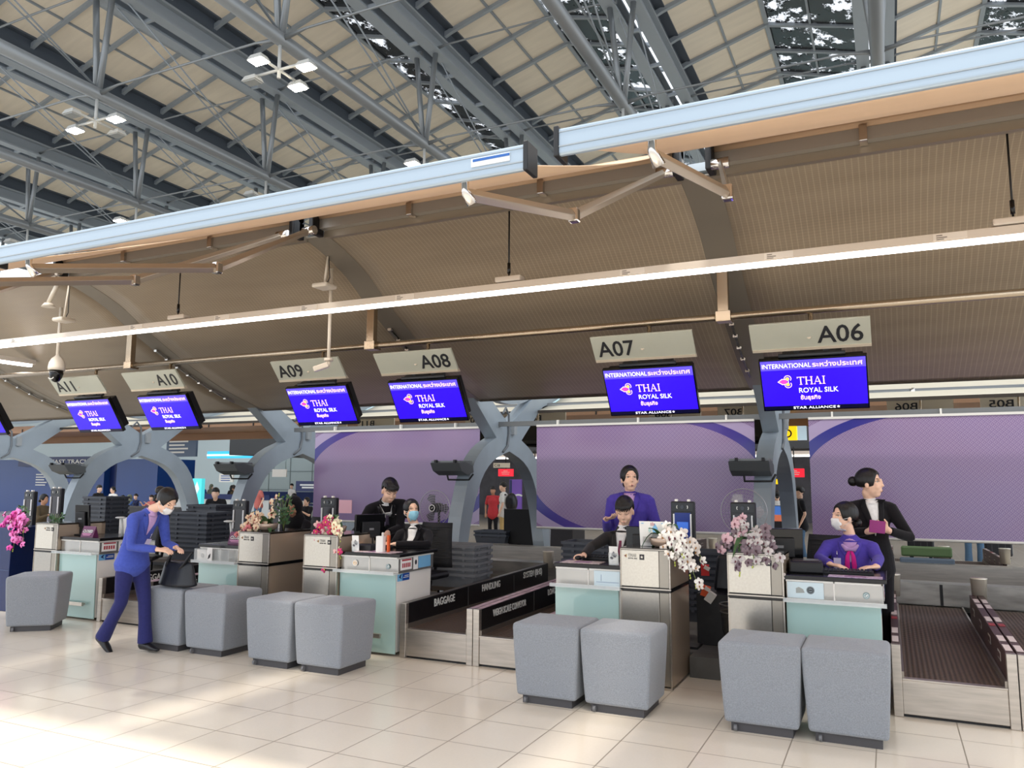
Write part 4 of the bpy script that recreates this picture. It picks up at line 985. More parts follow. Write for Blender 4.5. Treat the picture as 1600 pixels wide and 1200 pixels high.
    if wear.get('badge'):
        x,z=wear['badge']; p=chest(x,z,.012); M=Matrix((Rc,up,Rc.cross(up))).transposed().to_4x4()
        b=MB(); b.box((0,0,0),(.055,.088,.003)); o=b.build('id_badge',mat('pale violet badge card',(206,196,226),.4),t,bevel=.004); o.matrix_basis=Matrix.Translation(p)@M
        b=MB(); b.box((0,-.004,.003),(.024,.03,.002)); b.box((0,-.032,.003),(.04,.010,.002)); o2=b.build('badge_photo',mat('badge violet print',(110,80,150),.5),t); o2.matrix_basis=Matrix.Translation(p)@M
        b=MB(); b.tube([p+up*.044+Fn*.002,p+up*.075,p+up*.10-Fn*.004],.003,6); b.build('badge_clip',chrome,t)
    if wear.get('pin'):
        p=chest(*wear['pin'],.006); b=MB(); b.ell(p,(.014,.014,.008),None,1); b.build('lapel_pin',chrome,t)
    return t
def joints(kind,yaw,s=1.0,zf=0,lean=0,leanyaw=None,width=.172):
    """default joints relative to the base point, torso bent forward by lean radians"""
    F=V(math.cos(yaw),math.sin(yaw),0); R=V(math.sin(yaw),-math.cos(yaw),0); Z=V(0,0,1)
    p=.92 if kind=='stand' else .53
    P=V(0,0,zf+p*s)
    U=(Z*math.cos(lean)+F*math.sin(lean))
    up=lambda h,f=0,x=0: P+U*h*s+ (F*math.cos(lean)-Z*math.sin(lean))*f*s+R*x*s
    J=dict(pelvis=P,waist=up(.14,.01),chest=up(.30,.015),neck=up(.485,.0),sR=up(.405,.0,width*.94),sL=up(.405,.0,-width*.94),head=up(.485,.0)+Z*.125*s+F*.025*s)
    for q,x in (('R',1),('L',-1)):
        J['h'+q]=P+R*x*.088*s-Z*.04*s
        if kind=='stand': J['k'+q]=V(0,0,zf+.48*s)+R*x*.095*s+F*.02; J['a'+q]=V(0,0,zf+.085*s)+R*x*.10*s-F*.02
        else: J['k'+q]=V(0,0,zf+.52*s)+R*x*.11*s+F*.42*s; J['a'+q]=V(0,0,zf+.085*s)+R*x*.11*s+F*.38*s
        J['w'+q]=up(.425,.0,x*width)+V(0,0,-.5*s)+F*.05+R*x*.04
    return J
PF=.17
def rel(base,*p): return V(*p)-V(*base)
# 1 stooping woman in blue uniform
base=(-6.44,5.31,0); J=dict(pelvis=rel(base,-6.45,5.31,.86),waist=rel(base,-6.43,5.31,1.0),chest=rel(base,-6.38,5.315,1.14),neck=rel(base,-6.25,5.33,1.315),head=rel(base,-6.10,5.35,1.385),
 sR=rel(base,-6.31,5.17,1.235),sL=rel(base,-6.30,5.49,1.235),wR=rel(base,-6.065,5.25,.955),wL=rel(base,-6.06,5.46,.955),eR=rel(base,-6.27,5.13,.975),eL=rel(base,-6.28,5.53,.985),
 hR=rel(base,-6.45,5.235,.82),hL=rel(base,-6.45,5.385,.82),kR=rel(base,-6.49,5.24,.455),kL=rel(base,-6.37,5.40,.455),aR=rel(base,-6.70,5.24,.125),aL=rel(base,-6.33,5.40,.085))
J['fR']=V(.83,0,-.5).normalized(); J['uR']=V(.5,0,.83); J['fL']=V(1,0,0)
mkperson('person','woman in a cobalt blue jacket and navy trousers stooping over a black handbag',base,0,J,(0.05,-.72,0),dict(top=ublue,bottom=utrou,flare=.055,hem=.06,hair='bun',mask=maskw,loose=1.02,vneck=lil,vdepth=.2,badge=(-.05,-.16),girth=.93),s=.95,
  hands={'R':(V(.8,.35,-.1),V(0,.4,-1),.5,1),'L':(V(.8,-.3,-.1),V(0,-.4,-1),.5,1)})
# 2 leaning man in black suit
yaw=math.radians(-50); base=(-5.27,7.80,PF); J=joints('stand',yaw,1.05,0,.42)
J['wR']=rel(base,-5.22,7.02,1.0); J['wL']=rel(base,-4.92,7.25,1.03)
for k_,p_ in dict(pelvis=(-5.27,7.80,1.04),waist=(-5.24,7.70,1.13),chest=(-5.17,7.55,1.25),neck=(-5.06,7.42,1.385),head=(-4.97,7.35,1.475),sR=(-5.24,7.38,1.28),sL=(-4.96,7.60,1.33)).items(): J[k_]=rel(base,*p_)
mkperson('person','young man in a black suit leaning over the seated masked clerk',base,yaw,J,(math.radians(-38),-.55,0),dict(top=blk,bottom=blk,hair='short',eyes='down',vneck=shirtm,vdepth=.19,tie=mat('grey purple tie',(110,96,120),.5),badge=(.03,-.14),pin=(-.09,.05),girth=.98,topname='jacket'),s=1.02,
  hands={'R':(V(.2,-.9,-.3),V(0,0,-1),.5,1),'L':(V(.5,-.8,-.3),V(0,0,-1),.6,1)})
# 3 seated woman in blue mask
yaw=math.radians(-80); base=(-4.50,7.16,PF); J=joints('sit',yaw,.93,.0,.1); 
J['wR']=rel(base,-4.62,6.80,.955); J['wL']=rel(base,-4.52,6.78,.955); J['eL']=rel(base,-4.22,6.95,.95); J['head']=J['neck']+V(-.02,-.03,.165); J['neck'].z+=.035
mkperson('person','seated woman with glasses, black blazer and light blue surgical mask',base,yaw,J,(math.radians(-38),.10,0),dict(top=blk,bottom=blk,hair='lowbun',mask=maskb,glasses=1,vneck=shirtm,vdepth=.30,hairline=.55),s=.93,
  hands={'R':(V(-.3,-1,-.1),V(0,0,-1),.3,1),'L':(V(-.9,-.45,-.12),V(0,0,-1),.25,1)})
# 4 standing woman in purple jacket
yaw=math.radians(-80); base=(-2.28,7.52,PF-.03); J=joints('stand',yaw,.965,0,.06,width=.185)
J['wR']=rel(base,-2.44,7.25,1.24); J['eR']=rel(base,-2.50,7.46,1.12); J['wL']=rel(base,-2.02,7.30,1.05)
mkperson('person','standing woman in a purple jacket with parted lips, behind the seated man',base,yaw,J,(math.radians(-60),.04,0),dict(top=upurp,bottom=upurp,botname='skirt',hair='lowbun',vneck=lil,vdepth=.3,talk=1,loose=1.1,hem=.2,hairline=.50,flare=.08),s=1.0,
  hands={'R':(V(.75,-.5,.12),V(0,0,1),.55,1),'L':(V(0,-1,-.3),V(0,0,-1),.5,1)})
# 5 seated man
yaw=math.radians(-95); base=(-2.2,7.12,PF); J=joints('sit',yaw,.98,.0,.16)
J['head']=J['neck']+V(.03,-.055,.165); J['neck'].z+=.04; J['wR']=rel(base,-2.44,6.62,.95); J['eR']=rel(base,-2.46,6.86,1.0); J['wL']=rel(base,-2.05,6.75,.94)
mkperson('person','seated man in a charcoal suit looking down, hand on a mouse',base,yaw,J,(math.radians(-82),-.45,0),dict(top=char,bottom=char,hair='short',eyes='down',vneck=shirtm,tie=mat('wine tie',(120,40,72),.5)),s=.98,
  hands={'R':(V(-.15,-1,.05),V(0,0,-1),.7,1),'L':(V(0,-1,0),V(0,0,-1),.4,1)})
# 6 standing woman in black suit
yaw=math.radians(-72); base=(-.16,7.62,PF-.07); J=joints('stand',yaw,.965,0,.03,width=.18)
J['wR']=rel(base,-.17,7.30,1.19); J['wL']=rel(base,-.02,7.33,1.20); J['eL']=rel(base,.14,7.50,1.14); J['eR']=rel(base,-.33,7.50,1.16)
J['head']=J['neck']+V(.01,-.03,.13)
mkperson('person','standing woman in a black suit looking right with a magenta case in her hands',base,yaw,J,(math.radians(-14),.02,0),dict(top=blk,bottom=blk,hair='bun',vneck=shirtm,vdepth=.3,talk=1,lips=mat('red lips',(160,50,54),.4)),s=1.0,
  hands={'R':(V(.8,-.3,.35),V(0,-1,0),.7,-1),'L':(V(-.8,-.35,.5),V(0,-1,0),.7,-1)})
t=thing('document_case','magenta card case held by the standing woman in black','case',(-.10,7.20,1.235)); b=MB(); b.box((0,0,0),(.12,.02,.10),rot=(.1,.1,0)); b.build('case',mat('magenta case',(150,48,120),.4),t,bevel=.004)
# 7 seated woman in purple, white mask
yaw=math.radians(-88); base=(-.31,7.16,PF); J=joints('sit',yaw,.93,0,.10,width=.178)
J['head']=J['neck']+V(-.035,-.03,.20); J['neck'].z+=.06; J['sR'].z+=.04; J['sL'].z+=.04; J['wR']=rel(base,-.44,6.78,.955); J['wL']=rel(base,-.12,6.76,.955); J['eL']=rel(base,-.10,7.02,.99); J['eR']=rel(base,-.54,7.0,.98)
mkperson('person','seated woman in a purple jacket, pink scarf and white mask, looking left',base,yaw,J,(math.radians(-148),.0,0),dict(top=upurp,bottom=upurp,hair='lowbun',mask=maskw,vneck=lils,vdepth=.16,scarf=pinks,badge=(.10,-.06),loose=1.06,hairline=.56),s=.95,
  hands={'R':(V(.8,-.6,-.05),V(0,0,-1),.3,1),'L':(V(-.8,-.6,-.05),V(0,0,-1),.3,1)})
# 8 headscarf woman
yaw=math.radians(-90); base=(-6.33,7.50,PF+.05); J=joints('sit',yaw,.92,0,.15); J['head']=J['neck']+V(.0,-.05,.12)
J['wR']=rel(base,-6.4,7.05,.93); J['wL']=rel(base,-6.15,7.05,.93)
mkperson('person','seated woman in a black headscarf looking down behind the beige orchids',base,yaw,J,(math.radians(-75),-.35,0),dict(top=blk,hair='hijab',eyes='down',scarfm=blk,skin=skin2),s=.95)
# ---------------------------------------------------------------- trays
trm=mat('grey plastic tub',(118,120,124),.55,noise=.08,nscale=10); trd=mat('dark grey plastic tub',(62,66,74),.5)
def tub(m=None,sx=.62,sy=.44,h=.15):
    b=MB(); x,y=sx/2,sy/2; k=.9
    o=[(-x*k,-y*k,0),(x*k,-y*k,0),(x*k,y*k,0),(-x*k,y*k,0)]; 
    def ringv(kx,z): return [b.bm.verts.new((sxn*x*kx,syn*y*kx,z)) for sxn,syn in ((-1,-1),(1,-1),(1,1),(-1,1))]
    R=[ringv(.86,0),ringv(.95,h-.03),ringv(1.0,h-.03),ringv(1.0,h),ringv(.93,h),ringv(.84,.012)]
    b.bm.faces.new(list(reversed(R[0])))
    for a,c in zip(R,R[1:]):
        for q in range(4): b.bm.faces.new((a[q],a[(q+1)%4],c[(q+1)%4],c[q]))
    b.bm.faces.new(R[-1])
    for sxn in (-1,1):
        for q in (-.55,.55): b.box((sxn*x*.985,q*y,h-.04),(.016,.03,.022)); b.box((q*x,sxn*y*.985,h-.04),(.03,.016,.022))
    return b
tub0=None
def stack(x,y,z,n,rz,where,m=trm,sx=.62,sy=.44,pitch=.062,group=None):
    global tub0
    ords=['lowest','second','third','fourth','fifth','sixth','seventh','eighth','ninth','tenth','eleventh','twelfth']
    for k in range(n):
        lab='grey luggage tub, %s in the stack %s'%(ords[k] if k<n-1 else 'topmost',where)
        key=(m.name,sx)
        if key not in TUBS:
            o=tub(None,sx,sy).build('luggage_tub',m); TUBS[key]=o; tag(o,lab,'tub',group or 'stacked luggage tubs')
        else: o=TUBS[key].copy(); COL.objects.link(o); tag(o,lab,'tub',group or 'stacked luggage tubs')
        o.location=(x,y,z+k*pitch); o.rotation_euler=(0,0,rz)
TUBS={}
def stand(x,y,z,sx,sy,lab):
    t=thing('tub_stand',lab,'stand',(x,y,0)); b=MB(); b.b2(-sx/2,sx/2,-sy/2,sy/2,z-.04,z); b.build('shelf',mat('brown grey board',(84,74,66),.6),t)
    for a in (-1,1):
        for c in (-1,1):
            b=MB(); b.b2(a*(sx/2-.03)-.015,a*(sx/2-.03)+.015,c*(sy/2-.03)-.015,c*(sy/2-.03)+.015,PF,z-.04); b.build('leg',dark,t)
stand(-4.44,8.0,.42,.66,.46,'low stand under the stack of grey tubs beside the blue-mask clerk'); stack(-4.44,8.0,.42,6,0,'beside the blue-mask clerk')
stand(-8.9,8.15,.5,.8,.5,'low stand at left under the broad stack of tubs'); stack(-8.62,8.15,.50,9,0,'right of the stooping woman',trd,.72,.46)
stack(-10.35,8.0,.75,8,0,'left of the stooping woman, behind the CLOSED sign',trd,.5,.4); stand(-10.35,8.0,.75,.5,.4,'stand under the tall stack left of the stooping woman')
stack(-9.3,9.0,.75,6,0,'behind the bending woman\'s back',trd,.6,.42); stand(-9.3,9.0,.75,.6,.42,'stand behind the bending woman\'s back')
stack(-6.3,12.6,.51,2,.05,'on the rear trough by the tall blank screen',trd,.62,.42)
stack(-2.95,8.35,PF,11,.0,'left of the standing woman in purple',trd,.62,.44); stack(-1.72,8.5,PF,10,.1,'in the gap right of the white orchids',trd,.62,.44)
stack(2.35,12.6,.51,7,0,'at the far right below the banner',trm,.6,.42)
t=thing('folding_trolley','green and blue topped tub trolley behind the right bollard','trolley',(.42,12.3,.5)); b=MB(); b.box((0,0,.16),(.62,.05,.14)); b.build('green_panel',mat('green panel',(88,112,70),.5),t,bevel=.03)
b=MB(); b.box((0,-.05,.02),(.66,.06,.12)); b.build('blue_panel',mat('slate blue panel',(84,98,112),.5),t,bevel=.02)
# ---------------------------------------------------------------- orchids
def flower(m,mc,r=.034):
    b=MB(); bm=b.bm; b.mi=0
    for k in range(5):
        a=math.radians(90+72*k); wd=.52 if k not in (1,4) else .80; ln=1.0
        d=V(math.cos(a),0,math.sin(a)); p=V(-math.sin(a),0,math.cos(a)); rows=[]
        for u,w_ in ((.06,.10),(.35,.75*wd),(.65,.95*wd),(.9,.55*wd),(1.0,.08)):
            y=.10*math.sin(PI*u)-.28*u*u
            rows.append([bm.verts.new((d*u*ln+p*w_*q*.62)*r+V(0,(-y-.10*(1-abs(q)))*r,0)) for q in (-1,0,1)])
        for A,C in zip(rows,rows[1:]):
            for j in range(2): f=bm.faces.new((A[j],A[j+1],C[j+1],C[j])); f.smooth=True; f.material_index=0
    b.mi=1; b.ell((0,-.22*r,-.06*r),(.17*r,.22*r,.2*r),None,1); b.ell((0,-.3*r,-.26*r),(.14*r,.16*r,.18*r),None,1)
    return b
leafm=mat('dark green leaf',(58,92,52),.45,noise=.15,nscale=20); stemm=mat('olive stem',(110,122,70),.6); budm=mat('yellow green bud',(186,196,90),.5)
def orchid(name_label,x,y,z,cols,nf,spr,seed,leaves=6,pot=None,dirs=None,fr=.034,extra=0):
    fr*=1.28; dirs=[(a*1.2,b_*1.15,c,d,e,int(n*1.6)) for a,b_,c,d,e,n in dirs]
    r=random.Random(seed); t=thing('orchid_arrangement',name_label,'flowers',(x,y,z))
    if pot: b=MB(); b.lathe([(.06,0),(.10,.02),(.115,.07),(.11,.075),(.09,.06),(.001,.06)],20); b.build('pot',pot,t)
    protos=[]
    for ci,(c,cc) in enumerate(cols):
        o=flower(None,None,fr).build('flower',[mat('petal %s %d'%(name_label[:10],ci),c,.5,sheen=.2),mat('flower centre %s %d'%(name_label[:10],ci),cc,.5)],t,keepn=True); o.location=(0,0,.1); protos.append(o)
    used=set(); cnt=0
    for si,(dx,dz,dy,L,ci,n) in enumerate(dirs):
        # arching stem: up then over and down
        p0=V(0,0,.04); p1=V(dx*.35,dy*.4,.16+dz*.1); p2=V(dx*.8,dy*.9,.08+dz*.55); p3=V(dx,dy,dz)
        P=[]
        for k in range(13):
            u=k/12; P.append(p0*(1-u)**3+3*p1*u*(1-u)**2+3*p2*u*u*(1-u)+p3*u**3)
        b=MB(); b.tube(P,.0035,5); b.build('stem',stemm,t)
        for k in range(n):
            u=.30+.66*k/max(1,n-1); i=u*12; i0=int(min(11,i)); q=P[i0].lerp(P[i0+1],i-i0)
            pr=protos[ci[k%len(ci)]]
            if pr.name not in used: o=pr; used.add(pr.name)
            else: o=pr.copy(); COL.objects.link(o); kid(o,t)
            o.location=q+V(r.uniform(-spr,spr),r.uniform(-.05,.01),r.uniform(-spr,spr)); o.rotation_euler=(r.uniform(-.5,.4),r.uniform(-.6,.6),r.uniform(-.8,.8)); sc=r.uniform(.85,1.2)*(1.1-.35*u); o.scale=(sc,sc,sc); cnt+=1
        for k in range(2):
            b=MB(); b.ell(P[-1]+V(r.uniform(-.015,.015),0,-.015-.02*k),(.007,.007,.012),None,1); b.build('bud',budm,t)
    for k in range(leaves):
        a=r.uniform(0,2*PI); l=r.uniform(.12,.22); d=V(math.cos(a),math.sin(a)*.6-.3,0); b=MB(); bm=b.bm; rows=[]
        for j in range(7):
            u=j/6; w_=.028*math.sin(PI*(.08+.9*u)); c=V(0,0,.05)+d*l*u+V(0,0,(.16 if k%2 else .06)*u*(1-u)*2-(.10*u*u if k%3 else -.1*u)); s_=V(-d.y,d.x,0).normalized()
            rows.append([bm.verts.new(c-s_*w_+V(0,0,.006)),bm.verts.new(c),bm.verts.new(c+s_*w_+V(0,0,.006))])
        for A,C in zip(rows,rows[1:]):
            for j in range(2): f=bm.faces.new((A[j],A[j+1],C[j+1],C[j])); f.smooth=True
        b.build('leaf',leafm,t)
    return t
vase=mat('champagne glass bowl',(170,150,134),.2,.4)
orchid('spray of white orchids cascading over the bronze sided pedestal',-1.66,6.36,1.07,[((244,240,232),(90,40,50)),((226,216,206),(170,120,60))],40,.06,3,8,vase,
 [(.10,-.08,-.12,1,(0,1),9),(.20,-.16,-.10,1,(0,),10),(.26,-.06,-.04,1,(0,1),9),(.16,-.02,-.15,1,(0,),8),(.24,-.22,-.12,1,(0,1),10),(.06,.05,-.05,1,(1,0),6)],fr=.034)
orchid('spray of smoky grey and mauve orchids on the pedestal left of the A06 counter',-.98,6.34,1.07,[((196,188,186),(110,60,70)),((122,104,112),(70,40,50)),((210,172,180),(120,70,80))],34,.05,8,6,vase,
 [(-.06,.20,-.05,1,(0,2),7),(-.17,.02,-.08,1,(1,2),7),(.04,-.06,-.16,1,(0,1),9),(.18,-.14,-.12,1,(1,0,2),9),(.10,.10,-.10,1,(0,1),8),(-.05,-.12,-.14,1,(0,1),8),(.12,-.02,-.10,1,(0,),6)],fr=.036)
orchid('magenta and cream orchids on the pedestal beside the blue-mask clerk',-4.93,6.36,1.07,[((204,44,108),(240,200,80)),((244,232,196),(190,90,60)),((236,190,186),(200,60,90))],34,.045,5,4,vase,
 [(-.16,-.12,-.10,1,(2,2,0),9),(-.08,.05,-.06,1,(0,),8),(.12,-.04,-.12,1,(1,),9),(.14,-.16,-.12,1,(1,0,2),9),(.02,-.27,-.12,1,(0,),5),(.05,.07,-.10,1,(0,1),7),(-.17,-.22,-.08,1,(2,1),6)],fr=.034)
orchid('beige and rose speckled orchids with green foliage, left of the woman in the headscarf',-5.83,6.4,1.07,[((226,196,164),(150,50,50)),((204,110,112),(110,30,40))],28,.045,11,14,vase,
 [(-.14,.08,-.06,1,(0,),9),(-.20,-.06,-.10,1,(0,1),10),(-.17,-.20,-.10,1,(0,1,1),8),(-.08,-.04,-.12,1,(0,),6),(.12,.34,.0,1,(0,),3)],fr=.033)
orchid('magenta orchids spilling over the navy pedestal at the left edge',-9.75,6.36,1.0,[((208,56,156),(150,20,90)),((226,120,190),(170,30,110))],44,.06,21,10,vase,
 [(-.20,.04,-.06,1,(1,0),8),(.04,.10,-.10,1,(0,1),9),(.20,-.02,-.12,1,(1,),9),(.10,-.22,-.14,1,(1,0),10),(.20,-.16,-.10,1,(1,),8),(-.04,-.28,-.12,1,(0,),7),(.02,.0,-.1,1,(0,1),7)],fr=.042)
# green stems and leaves standing up beside orchids
def foliage(lab,x,y,z,seed,h,n=12):
    r=random.Random(seed); t=thing('foliage_spray',lab,'plant',(x,y,z))
    b=MB(); bm=b.bm
    for k in range(n):
        a=r.uniform(0,2*PI); l=r.uniform(.5,1)*h; e=V(math.cos(a)*.10,math.sin(a)*.05,l)
        for j in range(5):
            u=.3+.7*j/4; c=e*u; d=V(math.cos(a+j*2.1),math.sin(a+j*2.1)*.4,.35).normalized(); s_=V(-d.z,0,d.x).normalized()*.014; L_=.055
            vs=[bm.verts.new(c),bm.verts.new(c+d*L_*.5+s_),bm.verts.new(c+d*L_),bm.verts.new(c+d*L_*.5-s_)]; bm.faces.new(vs)
    o=b.build('leaves',leafm,t); md=o.modifiers.new('s','SOLIDIFY'); md.thickness=.002
    b=MB()
    for k in range(4): b.tube([(0,0,0),(.02*(k-1.5),0,h*.5),(.05*(k-1.5),0,h*.95)],.003,5)
    b.build('stems',stemm,t)
foliage('green leafy spray rising behind the beige orchids',-5.70,6.5,1.07,4,.36,12)
foliage('fine green sprigs at the left edge behind the magenta orchids',-9.95,6.5,.99,6,.26,12)
foliage('round leaved sprig right of the magenta orchids at left',-9.42,6.6,1.0,9,.16,8)
foliage('pale green sprig behind the white orchids',-1.72,6.46,1.07,12,.18,8)
# ---------------------------------------------------------------- camera kiosks
def kiosk(x,y,ztop,lab,lit=False,w=.21):
    t=thing('face_camera_kiosk',lab,'kiosk',(x,y,0),group='black face camera kiosks'); h=.52
    b=MB(); b.b2(-w/2,w/2,0,.06,ztop-h,ztop); b.build('body',mat('satin black shell',(26,26,30),.35),t,bevel=.012)
    b=MB(); b.b2(-w/2+.012,w/2-.012,-.004,0,ztop-.085,ztop-.015); b.build('camera_band',blackg,t)
    b=MB(); b.tube([(0,-.012,ztop-.05),(0,0,ztop-.05)],.017,14); b.build('lens',mat('dark lens',(40,44,52),.1),t)
    for q in (-1,1):
        flat('ring_mark',ring(0,0,.020,.006,-50,50,8),wht,t,loc=(q*.032,-.006,ztop-.05),rot=(PI/2,0 if q>0 else PI,0))
        b=MB(); b.b2(q*(w/2-.03)-.006,q*(w/2-.03)+.006,-.018,0,ztop-.33,ztop-.11); b.build('light_bar',mat('white light bar',(222,224,226),.3),t,bevel=.003)
        b=MB(); b.b2(q*(w/2-.05)-.012,q*(w/2-.05)+.012,.0,.03,ztop,ztop+.018); b.build('top_clip',white,t)
    b=MB(); b.b2(-w/2+.035,w/2-.035,-.003,0,ztop-.34,ztop-.10); b.build('display',mat('lit navy kiosk display',(20,36,96),.3,emit=.5) if lit else mat('dark display',(30,26,32),.12),t)
    if lit:
        b=MB(); b.b2(-.05,.05,-.005,-.003,ztop-.24,ztop-.18); b.build('display_window',mat('lit blue window',(52,90,170),.3,emit=.7),t)
    b=MB(); b.tube([(0,.04,PF),(0,.04,ztop-h)],.02,10); b.build('pole',dark,t)
    b=MB(); b.b2(-.12,.12,-.06,.14,PF,PF+.02); b.build('base',dark,t)
kiosk(-1.66,7.03,1.42,'black face camera kiosk with a lit blue display above the white orchids',True)
kiosk(-1.14,7.03,1.42,'black face camera kiosk behind the smoky grey orchids, in front of a white fan')
kiosk(-5.53,7.0,1.40,'black face camera kiosk above the magenta and cream orchids')
kiosk(-7.0,7.2,1.34,'black face camera kiosk left of the beige orchids',False)
kiosk(-10.05,7.0,1.46,'black face camera kiosk right of the magenta orchids at left')
kiosk(-10.75,7.1,1.41,'black face camera kiosk at the left edge')
kiosk(-6.34,7.08,1.36,'black face camera kiosk just left of the woman in the headscarf')
# fans
def fan(x,y,z,r,lab,light=False):
    t=thing('pedestal_fan',lab,'fan',(x,y,0)); m=mat('pale wire guard',(176,174,178),.3,.6)
    b=MB(); 
    for rr in (1,.86,.72,.58,.44,.3): b.tube([(r*rr*math.cos(2*PI*k/36),-.05*(1-rr*rr),z+r*rr*math.sin(2*PI*k/36)) for k in range(37)],.0045 if rr==1 else .0014,5,caps=False)
    for k in range(40):
        a=2*PI*k/40; b.tube([(r*.2*math.cos(a),-.048,z+r*.2*math.sin(a)),(r*math.cos(a),0,z+r*math.sin(a))],.0013,4)
    b.build('wire_guard',m,t)
    b=MB()
    for k in range(3):
        a=2*PI*k/3; P=[(r*.15,-.25),(r*.75,-.45),(r*.88,0),(r*.75,.35),(r*.15,.2)]
        b.prism([(q*math.cos(a+w_),z+q*math.sin(a+w_)) for q,w_ in P],.02,.026,'y')
    b.build('blade',mat('smoky fan blade',(96,92,104),.3,alpha=.7) if not light else mat('pale fan blade',(200,198,204),.3,alpha=.5),t)
    b=MB(); b.tube([(0,-.062,z),(0,-.03,z)],r*.2,20); b.build('hub',mat('dark hub',(30,30,34),.4),t)
    flat('hub_ring',ring(0,0,r*.2,r*.045,0,360,24),wht,t,loc=(0,-.063,z)); flat('hub_mark',[[(-.01,0),(.012,.01),(.012,.002),(-.008,-.008)]],wht,t,loc=(0,-.063,z))
    b=MB(); b.tube([(0,.02,z),(0,.13,z)],.055,14); b.build('motor',dark,t)
    b=MB(); b.tube([(0,.10,z),(0,.12,PF+.02)],.014,10); b.tube([(0,.12,PF),(0,.12,PF+.03)],.16,20); b.build('stand',dark,t)
fan(-4.84,8.1,1.27,.205,'round pedestal fan with a wire guard behind the blue-mask clerk')
fan(-1.32,8.2,1.30,.225,'white round pedestal fan behind the kiosk right of the white orchids',True)
# chairs
def chair(x,y,rz,lab,h=1.12,w=.44):
    global ch0
    if ch0 is None:
        t=thing('office_chair',lab,'chair',(x,y,PF),rz,group='black mesh office chairs')
        b=MB(); rows=[]
        for k in range(9):
            u=k/8; z=.50+.47*u; rows.append([b.bm.verts.new(((j/6*2-1)*.22*(1-.12*u*u),.06*abs(j/6*2-1)**2+.02+.10*(u-.3)**2-.10,z)) for j in range(7)])
        for A,C in zip(rows,rows[1:]):
            for j in range(6): b.bm.faces.new((A[j],A[j+1],C[j+1],C[j])).smooth=True
        mm=mat('black mesh back',(30,30,32),.7,bump=.6,bscale=90,stretch=(.1,.1,1)); o=b.build('backrest',mm,t); md=o.modifiers.new('s','SOLIDIFY'); md.thickness=.02
        b=MB()
        for k in range(15): b.tube([(-.19,-.005-.09+.1,.53+.028*k),(0,-.035-.04,.53+.028*k),(.19,-.005-.09+.1,.53+.028*k)],.003,4)
        b.build('mesh_slats',dark,t)
        b=MB(); b.box((0,-.28,.44),(.46,.44,.07)); b.build('seat',dark,t,bevel=.03)
        b=MB(); b.tube([(0,-.26,.06),(0,-.26,.42)],.03,10); b.build('gas_column',chrome,t)
        for k in range(5):
            a=2*PI*k/5; b=MB(); b.tube([(0,-.26,.09),(.26*math.cos(a),-.26+.26*math.sin(a),.06)],[.025,.016],6); l=b.build('leg',dark,t)
            b=MB(); b.tube([(.26*math.cos(a)-.01,-.26+.26*math.sin(a),.03),(.26*math.cos(a)+.01,-.26+.26*math.sin(a),.03)],.03,10); b.build('caster',dark,l)
        b=MB(); b.tube([(0,-.26,.42),(0,.0,.46),(0,.03,.7)],.02,8); b.build('back_support',dark,t)
        ch0=t; return
    c=dup(ch0,lab,(x,y,PF),rz); return c
ch0=None
chair(-4.46,7.50,-.05,'black mesh office chair behind the blue-mask clerk'); chair(-.47,7.50,-.1,'black mesh office chair behind the woman in the pink scarf'); chair(-2.2,7.5,0,'black office chair under the seated man in the charcoal suit')
chair(-8.3,7.25,-.9,'black office chair right of the stooping woman\'s head'); chair(-6.27,7.85,0,'black office chair of the woman in the headscarf')
# ---------------------------------------------------------------- desk gear
ZD=.918
def monitor(x,y,rz,w,h,lab,tilt=.1,zc=None):
    t=thing('computer_monitor',lab,'monitor',(x,y,ZD),rz,group='desk monitors')
    zz=.06; b=MB(); b.box((0,0,zz+h/2),(w,.03,h),rot=(tilt,0,0)); b.build('bezel',blackg,t,bevel=.006)
    b=MB(); b.box((0,-.028,zz+h*.42),(w*.62,.03,h*.6),rot=(tilt,0,0)); b.build('rear_housing',dark,t,bevel=.01)
    b=MB(); b.box((0,-.045,zz+h*.45),(.05,.004,.02),rot=(tilt,0,0)); b.build('rear_badge',mat('grey badge',(130,132,134),.4),t)
    b=MB(); b.box((0,-.01,.10),(.07,.03,.2)); b.build('neck',dark,t)
    b=MB(); b.box((0,0,.008),(.24,.18,.016)); b.build('foot',dark,t,bevel=.005)
monitor(-.80,6.62,.25,.35,.255,'wide black computer monitor seen from behind, left of the woman in the pink scarf')
monitor(-1.90,6.66,0,.32,.235,'black monitor with a paper notice in front of the seated man',.0)
monitor(-4.80,6.75,1.15,.34,.27,'black monitor turned side-on beside the magenta and cream orchids',.05)
monitor(-8.80,6.50,.2,.20,.30,'tall black monitor at left beside the CLOSED sign',.08)
def boxy(name,lab,cat,x,y,z,d,m,rz=0,bev=.004,rot=None,part='body'):
    t=thing(name,lab,cat,(x,y,z),rz); b=MB(); b.box((0,0,d[2]/2),d,rot=rot); b.build(part,m,t,bevel=bev); return t
t=boxy('notice_sheet','white notice with a blue drop logo leaning on the monitor by the white orchids','paper',-1.745,6.38,1.072,(.235,.004,.20),paper,-.05,0,rot=(.12,0,0),part='sheet')
flat('drop_picture',[[(0,.055),(.022,.015),(.02,-.012),(0,-.025),(-.02,-.012),(-.022,.015)]],skyb,t,loc=(.015,-.010,.13)); flat('small_picture',[[(0,.03),(.012,0),(0,-.015),(-.012,0)]],teal,t,loc=(-.03,-.010,.125))
flat('text_lines',[rect(-.09,.09,-.006*k*1.6,-.006*k*1.6+.003) for k in range(5)],mat('grey print',(120,112,104)),t,loc=(0,-.004,.07)); flat('corner_marks',[rect(-.10,-.08,0,.006),rect(.07,.10,0,.008)],skyb,t,loc=(0,-.0125,.18))
